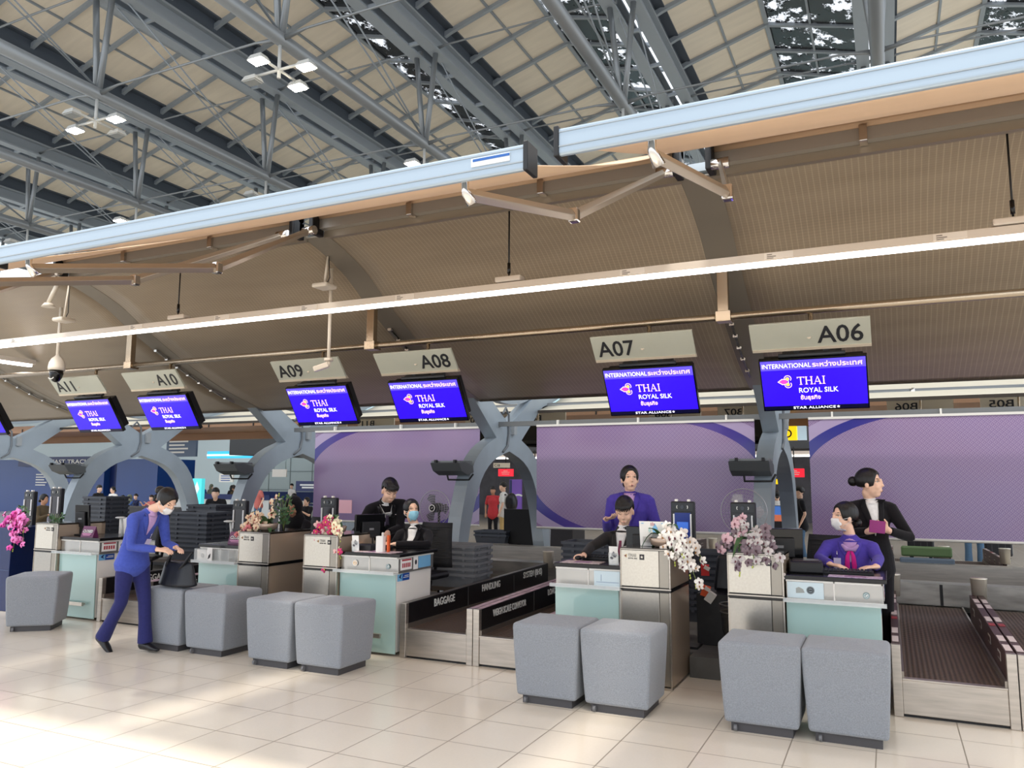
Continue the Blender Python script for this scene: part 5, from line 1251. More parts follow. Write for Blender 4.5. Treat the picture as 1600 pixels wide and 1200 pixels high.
flat('figure_picture',[rect(-.02,-.014,0,.025),rect(-.006,0,0,.028),rect(.006,.012,0,.02)],mat('rose print',(180,110,120),.5),t,loc=(0,-.0125,.165))
def holder(x,y,lab,rz=0):
    t=thing('brochure_holder',lab,'leaflet stand',(x,y,ZD),rz,group='brochure holders'); b=MB(); b.box((0,0,.075),(.075,.004,.15),rot=(.1,0,0)); b.build('leaflet',paper,t)
    b=MB(); b.box((0,-.004,.05),(.085,.003,.10),rot=(.1,0,0)); b.build('holder',acr,t)
    flat('bag_picture',[[(-.02,.0),(.015,-.02),(.03,.0),(.0,.03)],[(-.03,-.025),(-.01,-.035),(.0,-.02),(-.02,-.01)]],mat('grey ink',(90,90,96),.5),t,loc=(0,-.006,.08)); flat('code_block',[rect(-.03,-.008,.035,.05)],mat('dark grey ink',(60,60,64),.5),t,loc=(0,-.001,.075))
holder(-2.05,6.27,'brochure stand between the mouse hand and the white orchid pedestal'); holder(-4.62,6.28,'brochure stand left of the white tissue box on the blue-mask clerk\'s desk')
t=boxy('tissue_box','white upright box on the blue-mask clerk\'s desk','box',-4.36,6.32,ZD,(.075,.06,.15),paper,.1)
t=boxy('stapler','orange topped stapler standing beside the white box','stapler',-4.30,6.36,ZD,(.02,.05,.16),mat('orange plastic',(226,96,40),.4),.2,.008)
boxy('glove_tip','small white tube poking up behind the white box','tube',-4.38,6.38,ZD+.0,(.02,.02,.18),white,0,.006)
t=boxy('card_reader','black card reader on the blue-mask clerk\'s desk','card reader',-4.60,6.42,ZD,(.20,.16,.06),dark,.1,.012); 
t=boxy('ticket_printer','black wedge shaped ticket printer left of the keyboard on the A06 desk','printer',-.60,6.50,ZD,(.24,.24,.085),dark,.1,.012)
b=MB(); b.box((0,0,.088),(.19,.17,.01)); b.build('lid',mat('brown black lid',(54,44,42),.3),t,bevel=.004)
def keyboard(x,y,rz,lab):
    t=thing('keyboard',lab,'keyboard',(x,y,ZD),rz); b=MB(); b.box((0,0,.012),(.40,.13,.02),rot=(.06,0,0)); b.build('case',dark,t,bevel=.004)
    b=MB()
    for r_ in range(5):
        for c in range(14): b.box((-.18+c*.0275,-.045+r_*.0225,.027+r_*.0014),(.021,.017,.007))
    b.build('keys',mat('black keys',(34,34,38),.4),t)
keyboard(-.33,6.50,.05,'black keyboard in front of the woman in the pink scarf'); keyboard(-4.66,6.62,.1,'black keyboard before the blue-mask clerk'); keyboard(-2.25,6.68,0,'black keyboard before the seated man')
def mat_paper(x,y,w,d,rz,lab,col):
    t=thing('desk_mat',lab,'paper',(x,y,ZD),rz,group='printed desk mats'); b=MB(); b.box((0,0,.0015),(w,d,.003)); b.build('sheet',mat('desk print '+str(col[0]),col,.35,noise=.45,nscale=30),t)
    b=MB(); b.box((0,0,.0035),(w*.4,d*.5,.0012)); b.build('print_block',mat('mauve print',(150,110,150),.4,noise=.4,nscale=60),t)
mat_paper(-.25,6.32,.36,.14,0,'printed mauve desk mat at the front of the A06 desk',(198,176,200)); mat_paper(-2.35,6.36,.34,.20,.05,'printed newspaper-like desk mat under the man\'s mouse',(206,190,186)); mat_paper(-4.40,6.34,.42,.2,0,'printed pink and white desk mat on the blue-mask clerk\'s desk',(222,200,206))
t=thing('computer_mouse','black mouse under the seated man\'s hand','mouse',(-2.44,6.50,ZD+.005)); b=MB(); b.ell((0,0,.016),(.032,.052,.020),None,2); b.build('shell',blackg,t)
def closed(x,y,z,lab,rz=0):
    t=thing('closed_sign',lab,'sign',(x,y,z),rz,group='closed counter signs'); b=MB(); b.prism([(-.04,0),(.04,0),(.0,.125)],-.105,.105,'x'); b.build('tent_card',mat('plum card',(96,34,78),.4),t)
    text('CLOSED',.048,wht,t,(-.083,-.030,.052),rot=(PI/2-.31,0,0),bold=.01,width=.165,shear=.2); flat('small_lines',[rect(-.075,.075,0,.008),rect(-.06,.06,-.014,-.008)],mat('pink print',(222,150,190),.4),t,loc=(0,-.038,.034),rot=(PI/2-.31,0,0))
closed(-8.42,6.32,ZD,'plum CLOSED sign on the counter left of the stooping woman'); closed(-6.22,6.40,ZD,'plum CLOSED sign left of the beige orchids')
# acrylic boxes and cards on the A09 counter
t=thing('card_box','clear acrylic box with a card holder on the counter right of the handbag','box',(-6.38,6.16,.745)); b=MB(); b.b2(-.2,.28,0,.09,0,.13); b.build('case',acr,t); b=MB(); b.b2(-.18,-.03,.02,.03,.005,.12); b.build('card',white,t); flat('round_mark',ring(0,0,.02,.004,0,360,12),ink,t,loc=(-.1,.019,.06)); b=MB(); b.b2(0,.07,-.02,-.015,0,.15); b.build('leaflet',paper,t); flat('picture',[[(0,0),(.03,.02),(.035,.06),(.01,.04)]],ink,t,loc=(.015,-.021,.03))
def lollipop(x,y,z,lab):
    t=thing('counter_paddle',lab,'paddle',(x,y,z)); b=MB(); b.tube([(0,0,0),(-.03,0,.20)],.014,8); b.build('handle',mat('pale grey plastic',(186,188,186),.4),t); b=MB(); b.ell((-.05,0,.215),(.075,.05,.014),None,2); b.build('head',mat('pale grey plastic',(186,188,186)),t)
lollipop(-8.22,6.6,ZD,'pale oval paddle stand on the left counter behind the CLOSED sign'); lollipop(-6.52,6.62,ZD,'slim pale paddle beside the handle of the right-hand CLOSED sign')
boxy('white_notice','white notice sheet behind the left CLOSED sign','paper',-8.55,6.9,ZD,(.2,.004,.2),paper,.1,0,part='sheet')
# handbag on the stool
t=thing('handbag','black leather tote bag standing on the stool before the stooping woman','bag',(-6.12,5.55,.582)); lea=mat('black soft leather',(20,22,28),.35,noise=.2,nscale=8,bump=.3,bscale=12)
b=MB(); bm=b.bm; rows=[]
for k in range(7):
    u=k/6; z=.25*u; hw_=.245-.07*u; th=.085*(1-.75*u)+.01
    rows.append([bm.verts.new((hw_*x,th*y,z-(.03*(1-abs(x))*u))) for x,y in ((-1,-.4),(-.55,-1),(0,-.85),(.55,-1),(1,-.4),(1,.4),(.55,1),(0,1),(-.55,1),(-1,.4))])
bm.faces.new(list(reversed(rows[0])))
for A,C in zip(rows,rows[1:]):
    for j in range(10): bm.faces.new((A[j],A[(j+1)%10],C[(j+1)%10],C[j])).smooth=True
bm.faces.new(rows[-1])
o=b.build('body',lea,t); md=o.modifiers.new('s','SUBSURF'); md.levels=1; md.render_levels=2
b=MB(); b.tube([(-.13,-.02,.19),(-.10,-.03,.25),(-.06,-.02,.34)],[(.012,.022),(.010,.02),(.006,.012)],8,rnd_caps=True); b.build('strap',lea,t)
b=MB(); b.tube([(.02,-.02,.14),(.10,-.03,.21),(.19,-.02,.33)],[(.014,.026),(.012,.024),(.008,.012)],8,rnd_caps=True); b.build('strap',lea,t)
# gap items: bin, cart with bag and papers
wirem=mat('grey wire mesh bin',(86,84,80),.4,.5,alpha=.55)
t=thing('waste_bin','grey wire mesh waste bin on the platform right of the bronze pedestal','bin',(-1.20,6.98,PF)); b=MB()
b.lathe([(.105,0),(.145,.40),(.143,.40),(.103,.005)],28); b.build('basket',wirem,t)
for z in (.40,.34): 
    b=MB(); b.tube([((.10+.045*z/.4)*math.cos(2*PI*k/28),(.10+.045*z/.4)*math.sin(2*PI*k/28),z) for k in range(29)],.006,6,caps=False); b.build('rim',mat('grey rim',(130,126,120),.3,.6),t)
b=MB(); b.lathe([(.095,.01),(.13,.30),(.001,.30)],20); b.build('liner',mat('translucent bin liner',(120,112,100),.4,alpha=.5),t)
t=thing('shopping_bag','black tote bag hanging in the gap above the waste bin','bag',(-1.32,7.4,.62)); b=MB(); b.box((0,0,.16),(.30,.14,.32),taper=(.75,.6)); b.build('body',lea,t,bevel=.03); b=MB(); b.tube([(-.07,0,.31),(-.05,0,.40),(.05,0,.40),(.07,0,.31)],.007,6); b.build('strap',lea,t)
boxy('bag_bench','black side bench under the bag, in the gap beside the bronze pedestal','bench',-1.38,7.45,PF,(.42,.5,.44),mat('scratched black bench',(34,32,32),.5,noise=.3,nscale=14))
for k,(x,z,c,n) in enumerate(((-1.50,.78,(206,50,50),'red and white folded paper on the shelf edge above the bench'),(-1.50,.60,(224,92,48),'orange and white crumpled paper beside the bag'),(-1.46,.55,(226,222,214),'white crumpled slip beside the orange paper'))):
    t=thing('paper_scrap',n,'paper',(x,7.16,z)); b=MB(); b.box((0,0,.04),(.07,.04,.09),rot=(.2,.3*k,.2)); b.build('sheet',mat('scrap %d'%k,c,.6),t); 
    if k<2: b=MB(); b.box((.02,-.02,.06),(.05,.02,.03),rot=(.2,.5,.2)); b.build('white_part',white,t)
# hanging cameras and sensors
wc=mat('warm white camera shell',(226,216,200),.35)
t=thing('dome_camera','white dome camera hanging on a pole in front of the A11 sign','camera',(-10.15,6.95,0)); b=MB(); b.tube([(0,0,3.25),(0,0,3.92)],.022,10); b.build('pole',wc,t)
b=MB(); b.lathe([(.02,3.26),(.035,3.24),(.07,3.21),(.098,3.15),(.105,3.09),(.105,3.05),(.02,3.05)],26); b.build('shell',wc,t)
b=MB(); b.lathe([(.085,3.05),(.088,3.0),(.075,2.95),(.045,2.90),(.01,2.885)],24); b.build('head',blackg,t)
b=MB()
for a in range(-3,4): b.ell((.055*math.sin(a*.35),-.070,2.955-.03*math.cos(a*.35)),(.009,.006,.009),None,1)
b.build('led_ring',wht,t); b=MB(); b.ell((0,-.075,2.99),(.03,.015,.03),None,2); b.build('lens',mat('dark lens',(40,44,52)),t)
t=thing('bullet_camera','small white camera on a pole beside the A09 sign','camera',(-5.55,6.95,0)); b=MB(); b.tube([(0,0,2.90),(0,0,3.95)],.019,10); b.tube([(0,0,2.90),(0,0,2.93)],.05,14); b.tube([(0,0,2.84),(0,0,2.90)],.025,10); b.build('pole',wc,t)
b=MB(); b.box((-.06,-.05,2.83),(.17,.07,.06),rot=(0,-.35,.5)); b.build('body',wc,t,bevel=.012)
def pad(x,y,z,lab,zt):
    t=thing('wireless_pad',lab,'antenna',(x,y,0),group='ceiling antennas'); b=MB(); b.box((0,0,z),(.20,.20,.05)); b.build('pad',wc,t,bevel=.018); b=MB(); b.tube([(0,0,z+.02),(.02,.02,zt)],.014,8); b.build('rod',wc,t); b=MB(); b.tube([(.03,0,z+.03),(.07,0,z+.09),(.03,.02,zt)],.005,6); b.build('cable',dark,t)
pad(-5.52,6.8,3.71,'white square antenna pad hanging left of the A08 light end',4.05); pad(-9.42,6.5,3.60,'white square antenna pad hanging near the dome camera',4.05)
t=thing('spot_sensor','white tilted cylinder sensor with a round foot under the canopy at left','sensor',(-9.75,6.5,3.8)); b=MB(); b.tube([(.16,.02,.35),(0,0,.06)],.028,12); b.build('arm',wc,t); b=MB(); b.tube([(0,0,0),(0,0,.05)],[.085,.05],20); b.build('disc',wc,t)
# tall black screen behind the left opening
t=thing('queue_screen','tall blank black screen standing in the opening right of the crossed rib','screen',(-5.83,12.6,0)); b=MB(); b.box((0,0,.80),(.56,.05,.60)); b.build('panel',mat('matt black screen',(9,9,11),.6),t,bevel=.006); b=MB(); b.b2(-.03,.03,0,.06,.0,.6); b.b2(-.2,.2,-.12,.18,0,.03); b.build('post',dark,t)
for x,lab in ((-5.44,'grey ribbed waste column with slots left of the tub stack by the standing woman'),):
    t=thing('slotted_column',lab,'bin',(x,12.75,0)); b=MB(); b.lathe([(.11,.0),(.135,.74),(.13,.76),(.01,.76)],24); b.build('shell',mat('pale grey shell',(150,154,160),.4,.2),t)
    b=MB()
    for k in range(9): a=-PI/2+(k-4)*.22; b.box((.131*math.cos(a),.131*math.sin(a),.60),(.014,.012,.24),rot=(0,0,a+PI/2))
    b.build('slot',dark,t)
# ---------------------------------------------------------------- far hall
t=thing('ticket_booth','dark blue free-standing booth wall far left with a FAST TRACK sign band','booth',(0,0,0))
bl=mat('royal blue booth panel',(24,62,128),.3,noise=.05,nscale=.6); bl2=mat('dark blue booth panel',(16,34,84),.35)
b=MB(); b.b2(-46,-31.3,24,26,0,2.44); b.build('panel',bl,t)
b=MB(); b.b2(-31.3,-30.5,24.3,26,0,2.44); b.build('dark_panel',bl2,t)
b=MB(); b.b2(-30.5,-28.0,24,26,0,2.42); b.build('panel',bl,t)
b=MB(); b.b2(-37,-31.6,23.8,24,2.12,2.55); b.build('sign_band',bl2,t)
text('FAST TRACK',.26,wht,t,(-34.6,23.78,2.24),bold=.01,width=2.5); flat('pictogram',[rect(-.15,.15,-.15,.15)],wht,t,loc=(-35.0,23.79,2.33)); flat('pictogram_figure',[rect(-.03,.03,-.12,.06),rect(-.09,.09,-.01,.02)]+disc(0,.1,.035),bl2,t,loc=(-35.0,23.77,2.33))
for k in range(5):
    for x,w_ in ((-35.9,.8),(-34.6,1.0)): flat('list_line',[rect(0,w_*(1-.12*((k*7)%3)),0,.05)],wht,t,loc=(x,23.97,1.72-.12*k))
# far glazed wall
mull=mat('pale steel mullion',(168,190,192),.4,.3); glass=mat('turquoise tinted glass',(120,200,205),.1,alpha=.45)
b=MB(); b.b2(-130,40,80,80.1,0,16); tag(b.build('window_1',glass),kind='structure')
b=MB()
for k in range(86): b.b2(-130+2*k,-130+2*k+.25,79.6,79.9,0,16)
for z in (1.2,3,4.6,6.4,9,12): b.b2(-130,40,79.5,79.8,z,z+.25)
tag(b.build('trim_2',mull),kind='structure')
b=MB(); b.b2(-62,-61,30,79,0,12); tag(b.build('wall_left',mat('pale hall wall',(196,206,208),.5)),kind='structure')
# pale service room behind the leftmost arch
t=thing('service_kiosk','pale grey panelled service room seen through the arch left of the purple banner','kiosk',(0,0,0)); b=MB(); b.b2(-32,-24,34,38,0,3.25); b.build('wall',mat('pale grey wall panel',(150,164,166),.5),t)
b=MB()
for z in (1.0,2.0,3.0): b.b2(-32,-24,33.97,34,z,z+.03)
for x in (-31,-29.5,-28,-26.5): b.b2(x,x+.03,33.97,34,0,3.2)
b.build('panel_joint',mat('joint grey',(110,122,124),.5),t)
t=thing('hanging_plaque','white plaque hanging on two rods in front of the pale service room','sign',(-23.15,26,0)); b=MB(); b.b2(-.38,.38,0,.05,1.68,2.0); b.build('plaque',white,t)
for q in (-.4,.4): b=MB(); b.tube([(q*.8,.02,2.0),(q*.8,.02,3.0)],.02,6); b.build('rod',mull,t)
t=thing('direction_board','grey blue hanging direction board with white lines, left of the rear monitor','sign',(-26.6,24,0)); b=MB(); b.b2(-.95,.75,0,.1,2.5,3.25); b.build('board',mat('slate board',(86,104,128),.4),t)
for k in range(4): flat('lettering_line',[rect(0,1.1-.2*(k%2),0,.07)],wht,t,loc=(-.8,-.003,3.1-.15*k))
t=thing('hanging_notice','small pale notice board with blue writing, hanging left of the leftmost banner','sign',(-22.1,22,0)); b=MB(); b.b2(-.34,.34,0,.05,1.47,1.78); b.build('board',white,t); flat('lettering_line',[rect(-.25,.2,-.05*k*1.6,-.05*k*1.6+.03) for k in range(3)],blueink,t,loc=(0,-.003,1.68))
t=thing('advert_column','slim turquoise lit advert column left of the leftmost banner','column',(-21.4,20,0)); b=MB(); b.b2(-.21,.21,0,.15,.35,1.6); b.build('lit_panel',mat('lit turquoise panel',(70,190,196),.4,emit=.7),t); b=MB(); b.b2(-.3,.3,.02,.2,0,.35); b.build('base',dark,t)
flat('drop_picture',[[(0,.25),(.12,0),(0,-.2),(-.12,0)]],mat('lit pale mint',(190,236,236),.4,emit=.7),t,loc=(0,-.003,1.25))
b=MB(); b.b2(-23.5,-22.9,34,34.6,0,6); tag(b.build('trim_3',mat('concrete column',(150,152,150),.6)),kind='structure')
# big lit blue screen band
t=thing('video_wall','long light blue lit video band far behind the leftmost banner edge','screen',(-47,50,0)); b=MB(); b.b2(-5.5,7,0,.3,3.3,3.9); b.build('lit_panel',mat('lit sky blue panel',(60,170,214),.4,emit=.9),t); b=MB(); b.b2(-5.5,7,-.05,0,3.5,3.65); b.build('lit_stripe',mat('lit white stripe',(220,236,244),.4,emit=.9),t)
# wood soffit over the rear side
wood=mat('warm brown soffit',(140,104,74),.5,noise=.1,nscale=2,stretch=(.3,4,1))
t=thing('soffit_band','warm brown soffit of the next island, under the cream canopy','soffit',(0,0,0)); b=MB(); b.b2(-46,8,20.0,23,3.35,3.5); b.b2(-46,8,22.8,23,3.1,3.9); b.build('board',wood,t)
b=MB(); 
for k in range(26): b.b2(-45+2*k,-45+2*k+.03,19.97,20,3.35,3.5)
b.build('board_joint',dark,t)
# next island
t=thing('far_island_canopy','dark grey canopy of the next check-in island, seen between the banners','canopy',(0,0,0)); dk=mat('dark grey soffit',(74,76,78),.6)
b=MB(); b.b2(-26,9,26,32,2.62,3.6); b.build('fascia',dk,t); b=MB(); b.b2(-17,9,25.9,26,2.42,2.54); b.build('light_housing',mat('white powder coated metal',(222,212,200)),t)
b=MB(); b.b2(-17,9,25.88,25.98,2.36,2.42); b.build('lit_strip',mat('soft lit strip',(250,246,240),.5,emit=2.5),t)
b=MB(); b.b2(-23.5,9,33,33.2,0,3.2); b.build('back_screen_wall',mat('grey purple far wall',(104,104,112),.6,noise=.3,nscale=1.5),t)
red=mat('lit red screen',(222,34,52),.4,emit=.85)
for k,(x,lab) in enumerate(((-12.33,'small red lit screen hanging in the opening between the left and middle banners'),(-3.55,'small red lit screen left of the crossed rib behind the A06 screen'),(-2.58,'red framed screen right of the crossed rib behind the A06 screen'),(-11.2,'dark red screen half hidden by the far rib'))):
    t=thing('far_monitor',lab,'monitor',(x,25.5,0),group='far red monitors'); b=MB(); b.b2(-.29,.29,0,.06,1.73,1.99); b.build('lit_display',red,t)
    flat('white_print',[rect(-.16,.16,.0,.02),rect(-.14,.14,-.06,-.04),rect(-.08,.08,.05,.07)],wht,t,loc=(0,-.003,1.86)); b=MB(); b.tube([(0,.03,1.98),(0,.03,2.65)],.02,6); b.build('rod',dark,t)
t=thing('far_gate_sign','cream gate number sign C18 above the red screen between the banners','sign',(-12.35,25.2,0)); b=MB(); b.b2(-.32,.32,0,.04,2.03,2.2); b.build('board',mat('cream translucent board',(222,212,190)),t); text('C18',.13,signd,t,(-.28,-.003,2.07),bold=.01)
t=thing('yellow_gate_sign','yellow hanging letter sign between the crossed rib and the right banner','sign',(-2.0,21.5,0)); b=MB(); b.b2(-.75,-.08,0,.2,2.66,3.02); b.build('board',mat('lit yellow board',(250,212,20),.4,emit=.7),t); text('D',.32,ink,t,(-.42,-.01,2.72),bold=.01); b=MB(); b.b2(-.06,.15,0,.2,2.66,3.02); b.build('side_board',mat('pale blue board',(190,214,226),.4,emit=.4),t)
t=thing('yellow_small_sign','small yellow lit sign low behind the crossed rib','sign',(-3.74,30,0)); b=MB(); b.b2(-.2,.2,0,.1,1.5,1.68); b.build('board',mat('lit yellow board',(250,212,20)),t)
t=thing('purple_standee','tall purple advertising standee behind the man with the backpack','standee',(-10.3,22,0)); b=MB(); b.b2(-.2,.2,0,.06,.1,1.62); b.build('panel',mat('violet standee print',(120,84,176),.4,noise=.1,nscale=2),t)
flat('arc_print',ring(.1,-.2,.28,.05,60,180,14),wht,t,loc=(0,-.003,1.1)); b=MB(); b.b2(-.19,-.12,-.004,0,1.0,1.6); b.build('navy_strip',navy,t)
boxy('counter_block','cream far service counter behind the bending woman\'s arch','counter',-16.6,16.5,0,(1.2,.6,.86),mat('cream counter',(214,204,190),.5))
boxy('counter_block','long white far counter in front of the pale service room','counter',-22.5,23,0,(6,.6,.8),mat('white far counter',(206,208,206),.5))
# ---------------------------------------------------------------- far people
tops={'w':cloth('white tee',(224,222,218)),'k':cloth('black tee',(30,30,34)),'p':cloth('dusty rose shirt',(196,112,104)),'b':cloth('mid blue shirt',(60,90,150)),'g':cloth('grey green top',(110,116,100)),'r':cloth('red patterned top',(190,60,66)),'o':cloth('olive top',(92,78,58)),'n':cloth('navy top',(36,44,80)),'m':cloth('maroon uniform',(88,24,62))}
jean=cloth('blue denim',(84,112,140)); khaki=cloth('khaki trousers',(196,166,112)); blkt=cloth('black trousers',(30,30,34))
protoP={}
def crowd(x,y,lab,kind,yaw,top,bot,hair='short',hm=None,s=1.0,zf=0,lean=0,pose=None,bg=None,girth=1.0):
    J=joints(kind,yaw,s,0,lean)
    if pose:
        F=V(math.cos(yaw),math.sin(yaw),0); R=V(math.sin(yaw),-math.cos(yaw),0)
        for q,(r_,f_,z_) in pose.items(): J[q]=R*r_+F*f_+V(0,0,z_)
    elif kind=='sit':
        F=V(math.cos(yaw),math.sin(yaw),0); R=V(math.sin(yaw),-math.cos(yaw),0)
        for q,e in (('R',1),('L',-1)): J['w'+q]=R*e*.13+F*.36+V(0,0,.74)
    w_=dict(top=tops[top],hair=hair,hairm=hm or hairm,topname='shirt',sleeve=.45 if top in 'wkpr' else 1,shoes=1,girth=girth,skin=skin2 if top in 'or' else skin1)
    if hair=='hijab': w_['scarfm']=hm or tops['w']
    w_['bottom']=bot
    return mkperson('person',lab,(x,y,zf),yaw,J,(yaw,-.1,0),w_,s=s,detail=False,group='people in the hall beyond',vox=.014)
dn=-PI/2
crowd(-8.85,18.2,'traveller in a white tee and khaki trousers with a backpack, between the banners','stand',math.radians(190),'w',khaki,s=.93)
t=thing('backpack','black backpack on the traveller in the white tee','backpack',(-8.65,18.25,1.03)); b=MB(); b.ell((0,0,0),(.15,.17,.25),None,3); b.build('bag',lea,t); b=MB(); b.tube([(-.08,-.15,.2),(-.2,-.16,.2),(-.26,-.15,.0),(-.1,-.16,-.18)],.018,6); b.build('strap',lea,t)
crowd(-9.5,18.9,'standing traveller in a red patterned top beside the one in the white tee','stand',math.radians(-80),'r',blkt,s=.86)
crowd(-1.62,17.0,'standing man in a black tee and jeans behind the right crossed rib','stand',math.radians(195),'k',jean,s=.9)
crowd(-2.25,18.5,'person in a white top standing behind the right crossed rib','stand',math.radians(100),'w',jean,'lowbun',s=.84)
crowd(-2.35,17.0,'person seated low behind the screen with a sunset picture','sit',dn,'b',blkt,s=.8,zf=.0)
t=thing('picture_laptop','open screen with a sunset picture standing on the rear desk','screen',(-1.80,14.6,.90)); b=MB(); b.b2(-.125,.125,0,.02,0,.28); b.build('panel',dark,t)
pm=mat('lit sunset picture',(70,110,180),.4,emit=.6); b=MB(); b.b2(-.12,.12,-.003,0,.12,.27); b.build('sky_picture',pm,t); b=MB(); b.b2(-.12,.12,-.003,0,.01,.12); b.build('shore_picture',mat('lit orange picture',(200,110,80),.4,emit=.5),t)
boxy('rear_desk','dark rear desk under the sunset picture screen','desk',-2.0,14.9,0,(1.0,.7,.90),mat('dark far desk',(46,44,48),.5))
boxy('rear_desk','dark rear desk in the middle opening','desk',-6.4,15.2,0,(1.4,.7,.85),mat('dark far desk',(46,44,48)))
# travellers' legs and cases below the right banner
crowd(1.42,17.6,'person in jeans and black shoes, only the legs seen below the right banner','stand',dn,'n',jean,s=1.05)
crowd(-.25,17.5,'person in a maroon long skirt, seen below the right banner','stand',dn,'m',tops['m'],s=1.0)
for x,y,c,lab in ((-.35,19.5,(74,22,52),'maroon upright suitcase below the left part of the right banner'),(.55,19.0,(26,26,32),'black suitcase left of the jeans, below the right banner'),(2.0,19.5,(28,28,32),'black suitcase right of the jeans, below the right banner'),(3.2,18,(22,22,26),'large black suitcase near the right edge'),(-10.7,17.6,(34,32,34),'dark suitcase beside the travellers between the banners')):
    t=thing('suitcase',lab,'suitcase',(x,y,0),group='suitcases'); b=MB(); b.box((0,0,.42),(.5,.28,.68)); b.build('shell',mat('case %d'%c[0],c,.4),t,bevel=.04)
    b=MB()
    for q in (-.12,0,.12): b.box((q,-.141,.42),(.015,.006,.6))
    b.build('rib_line',mat('case groove',(60,58,62),.4),t)
    for q in (-.18,.18): b=MB(); b.tube([(q,-.02,.04),(q,.02,.04)],.04,10); b.build('wheel',dark,t)
    b=MB(); b.tube([(-.1,.1,.76),(-.1,.1,1.0),(.1,.1,1.0),(.1,.1,.76)],.012,6); b.build('handle',mat('grey handle',(150,150,152),.3,.5),t)
# seated and standing crowd at left
CR=[(-17.7,12.0,'clerk in an olive uniform seated at the far left','sit',0.2,'o',blkt,'lowbun',None,.95,.02),
(-21.1,16,'man in a black tee with a cap, seen through the stooping woman\'s arch','stand',math.radians(10),'k',blkt,'short',None,.84,0),
(-22.3,17.5,'person with a dark mask standing in the stooping woman\'s arch','stand',dn,'w',blkt,'lowbun',None,.80,0),
(-19.9,15.6,'clerk in black with head bowed, centre of the stooping woman\'s arch','sit',dn,'k',blkt,'short',None,.86,0),
(-23.7,19,'dark haired traveller, first behind the arch desks','sit',dn,'k',blkt,'short',None,.80,0),
(-24.6,20,'traveller in a pale head scarf and blue top','sit',dn,'b',blkt,'hijab',tops['g'],.80,0),
(-25.5,21,'traveller behind the one in the pale scarf','sit',dn,'n',blkt,'short',hairb,.80,0),
(-24.1,20.6,'long haired traveller left of the stooping woman\'s face','sit',PI/2,'k',blkt,'long',None,.80,0),
(-23.5,20,'traveller in rose beside the stooping woman\'s face','sit',dn,'p',blkt,'short',hairb,.80,0),
(-13.2,13,'person in black bending over a desk left of the leftmost banner','stand',math.radians(-60),'k',blkt,'short',None,.95,0),
(-22.8,21,'tall traveller at the left of the group before the glass wall','stand',dn,'k',jean,'short',None,.86,0),
(-27.0,26,'grey haired traveller in the group before the glass wall','stand',PI/2,'g',jean,'long',tops['g'],.82,0),
(-26.2,26.5,'brown haired traveller in the group before the glass wall','stand',PI/2,'n',jean,'long',hairb,.80,0),
(-25.3,25.5,'dark haired traveller in the group before the glass wall','stand',PI/2,'k',jean,'long',None,.80,0),
(-23.6,24,'traveller in olive turning her head, right of the group','stand',math.radians(170),'o',jean,'lowbun',hairb,.80,0),
(-29.5,28,'traveller in blue, leftmost of the group before the glass wall','stand',dn,'b',jean,'short',None,.80,0),
(-19.1,20.5,'bald man in a dusty rose shirt seen through the left arch','stand',dn,'p',jean,'short',hairb,.88,0),
(-23.7,27.5,'person in a white top in front of the pale service room','stand',dn,'w',jean,'short',None,.84,0),
(-17.2,20,'person with voluminous black hair left of the kiosk','sit',PI/2,'k',blkt,'long',None,.9,0),
(-14.1,17,'masked clerk in black behind the pink sheet','sit',dn,'k',blkt,'lowbun',None,.88,0),
(-12.6,14.4,'seated clerk in black in the dark space left of the leftmost banner','sit',dn,'k',blkt,'short',None,.85,0)]
for c in CR:
    x,y,lab,kd,yw,tp,bt_,hr,hm_,s_,zf=c
    crowd(x,y,lab,kd,yw,tp,bt_,hr,hm_,s_,zf,lean=.9 if 'bending' in lab else .1)
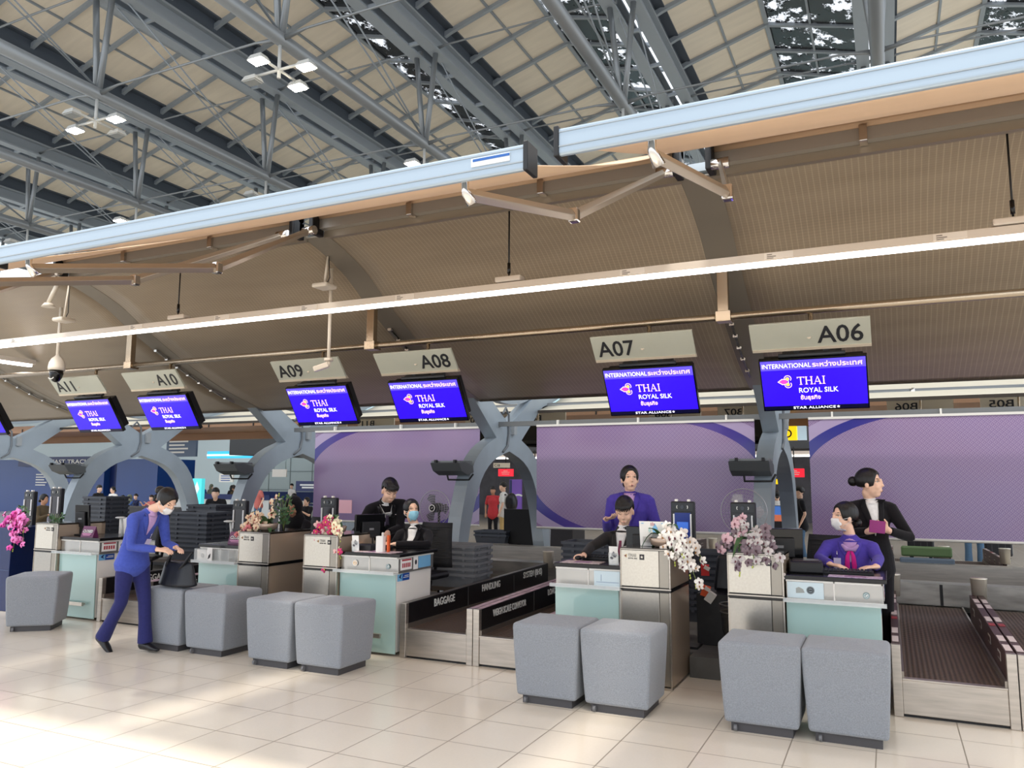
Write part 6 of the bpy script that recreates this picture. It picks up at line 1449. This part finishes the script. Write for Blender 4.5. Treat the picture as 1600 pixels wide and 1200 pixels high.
def bench(x,y,lab,n=3):
    t=thing('waiting_bench',lab,'bench',(x,y,0)); b=MB(); b.box((0,0,.42),(n*.6,.5,.08)); b.build('seat',mat('dark blue seat',(24,44,100),.5),t,bevel=.02); b=MB(); b.box((0,.25,.75),(n*.6,.06,.5)); b.build('backrest',mat('dark blue seat',(24,44,100)),t,bevel=.02)
    for q in (-1,1): b=MB(); b.b2(q*n*.27-.03,q*n*.27+.03,-.2,.2,0,.4); b.build('leg',dark,t)
bench(-25,29.3,'row of dark blue seats before the glass wall',8); bench(-23.5,23,'row of dark blue seats behind the stooping woman\'s arch',8)
boxy('rear_desk','dark rear desk run behind the stooping woman\'s arch','desk',-17.5,14.3,0,(5.5,.7,.88),mat('dark far desk',(46,44,48)))
boxy('rear_desk','dark rear desk run left of the leftmost banner','desk',-10.8,15.0,0,(2.0,.7,.88),mat('dark far desk',(46,44,48)))
t=boxy('pink_notice','pink notice sheet above the woman in the headscarf','paper',-6.45,8.5,1.16,(.24,.01,.17),mat('pink sheet',(226,176,190),.6),0,0,part='sheet')
t=boxy('blue_notice','small dark blue board left of the woman in the headscarf','sign',-10.2,12.3,1.36,(.62,.03,.2),navy,0,.004,part='board'); flat('white_print',[rect(-.2,.2,.0,.03),rect(-.15,.15,-.05,-.02)],wht,t,loc=(0,-.018,.11))
# ---------------------------------------------------------------- light
w=bpy.data.worlds.new('sky'); SC.world=w; w.use_nodes=True; nt=w.node_tree; bg=nt.nodes['Background']
bg.inputs[0].default_value=lin((230,236,244)); bg.inputs[1].default_value=1.7
def spot(x,y,z,tx,ty,tz,e,ang,blend,col,size=.3):
    l=bpy.data.lights.new('unseen hall spot','SPOT'); l.energy=e; l.spot_size=math.radians(ang); l.spot_blend=blend; l.color=col; l.shadow_soft_size=size
    o=bpy.data.objects.new('unseen_hall_spot',l); COL.objects.link(o); o.location=(x,y,z); d=V(tx-x,ty-y,tz-z); o.rotation_euler=d.to_track_quat('-Z','Y').to_euler()
warm=(1,.93,.82)
spot(-8.7,1,16,-6.5,4.5,0,5200,60,.8,warm,.6); spot(.35,1,16,-.5,4.5,0,5200,60,.8,warm,.6)  # wide roof floodlights out of view, lighting floor and stool tops
spot(-6,-2,16,-5.0,3.4,0,2100,9,.5,(1,.98,.9),.2); spot(2,-2,16,-.3,3.4,0,2300,9,.6,(1,.98,.9),.2)  # narrow unseen spots added to stand in for sunlight patches on the floor
SC.view_settings.exposure=.35
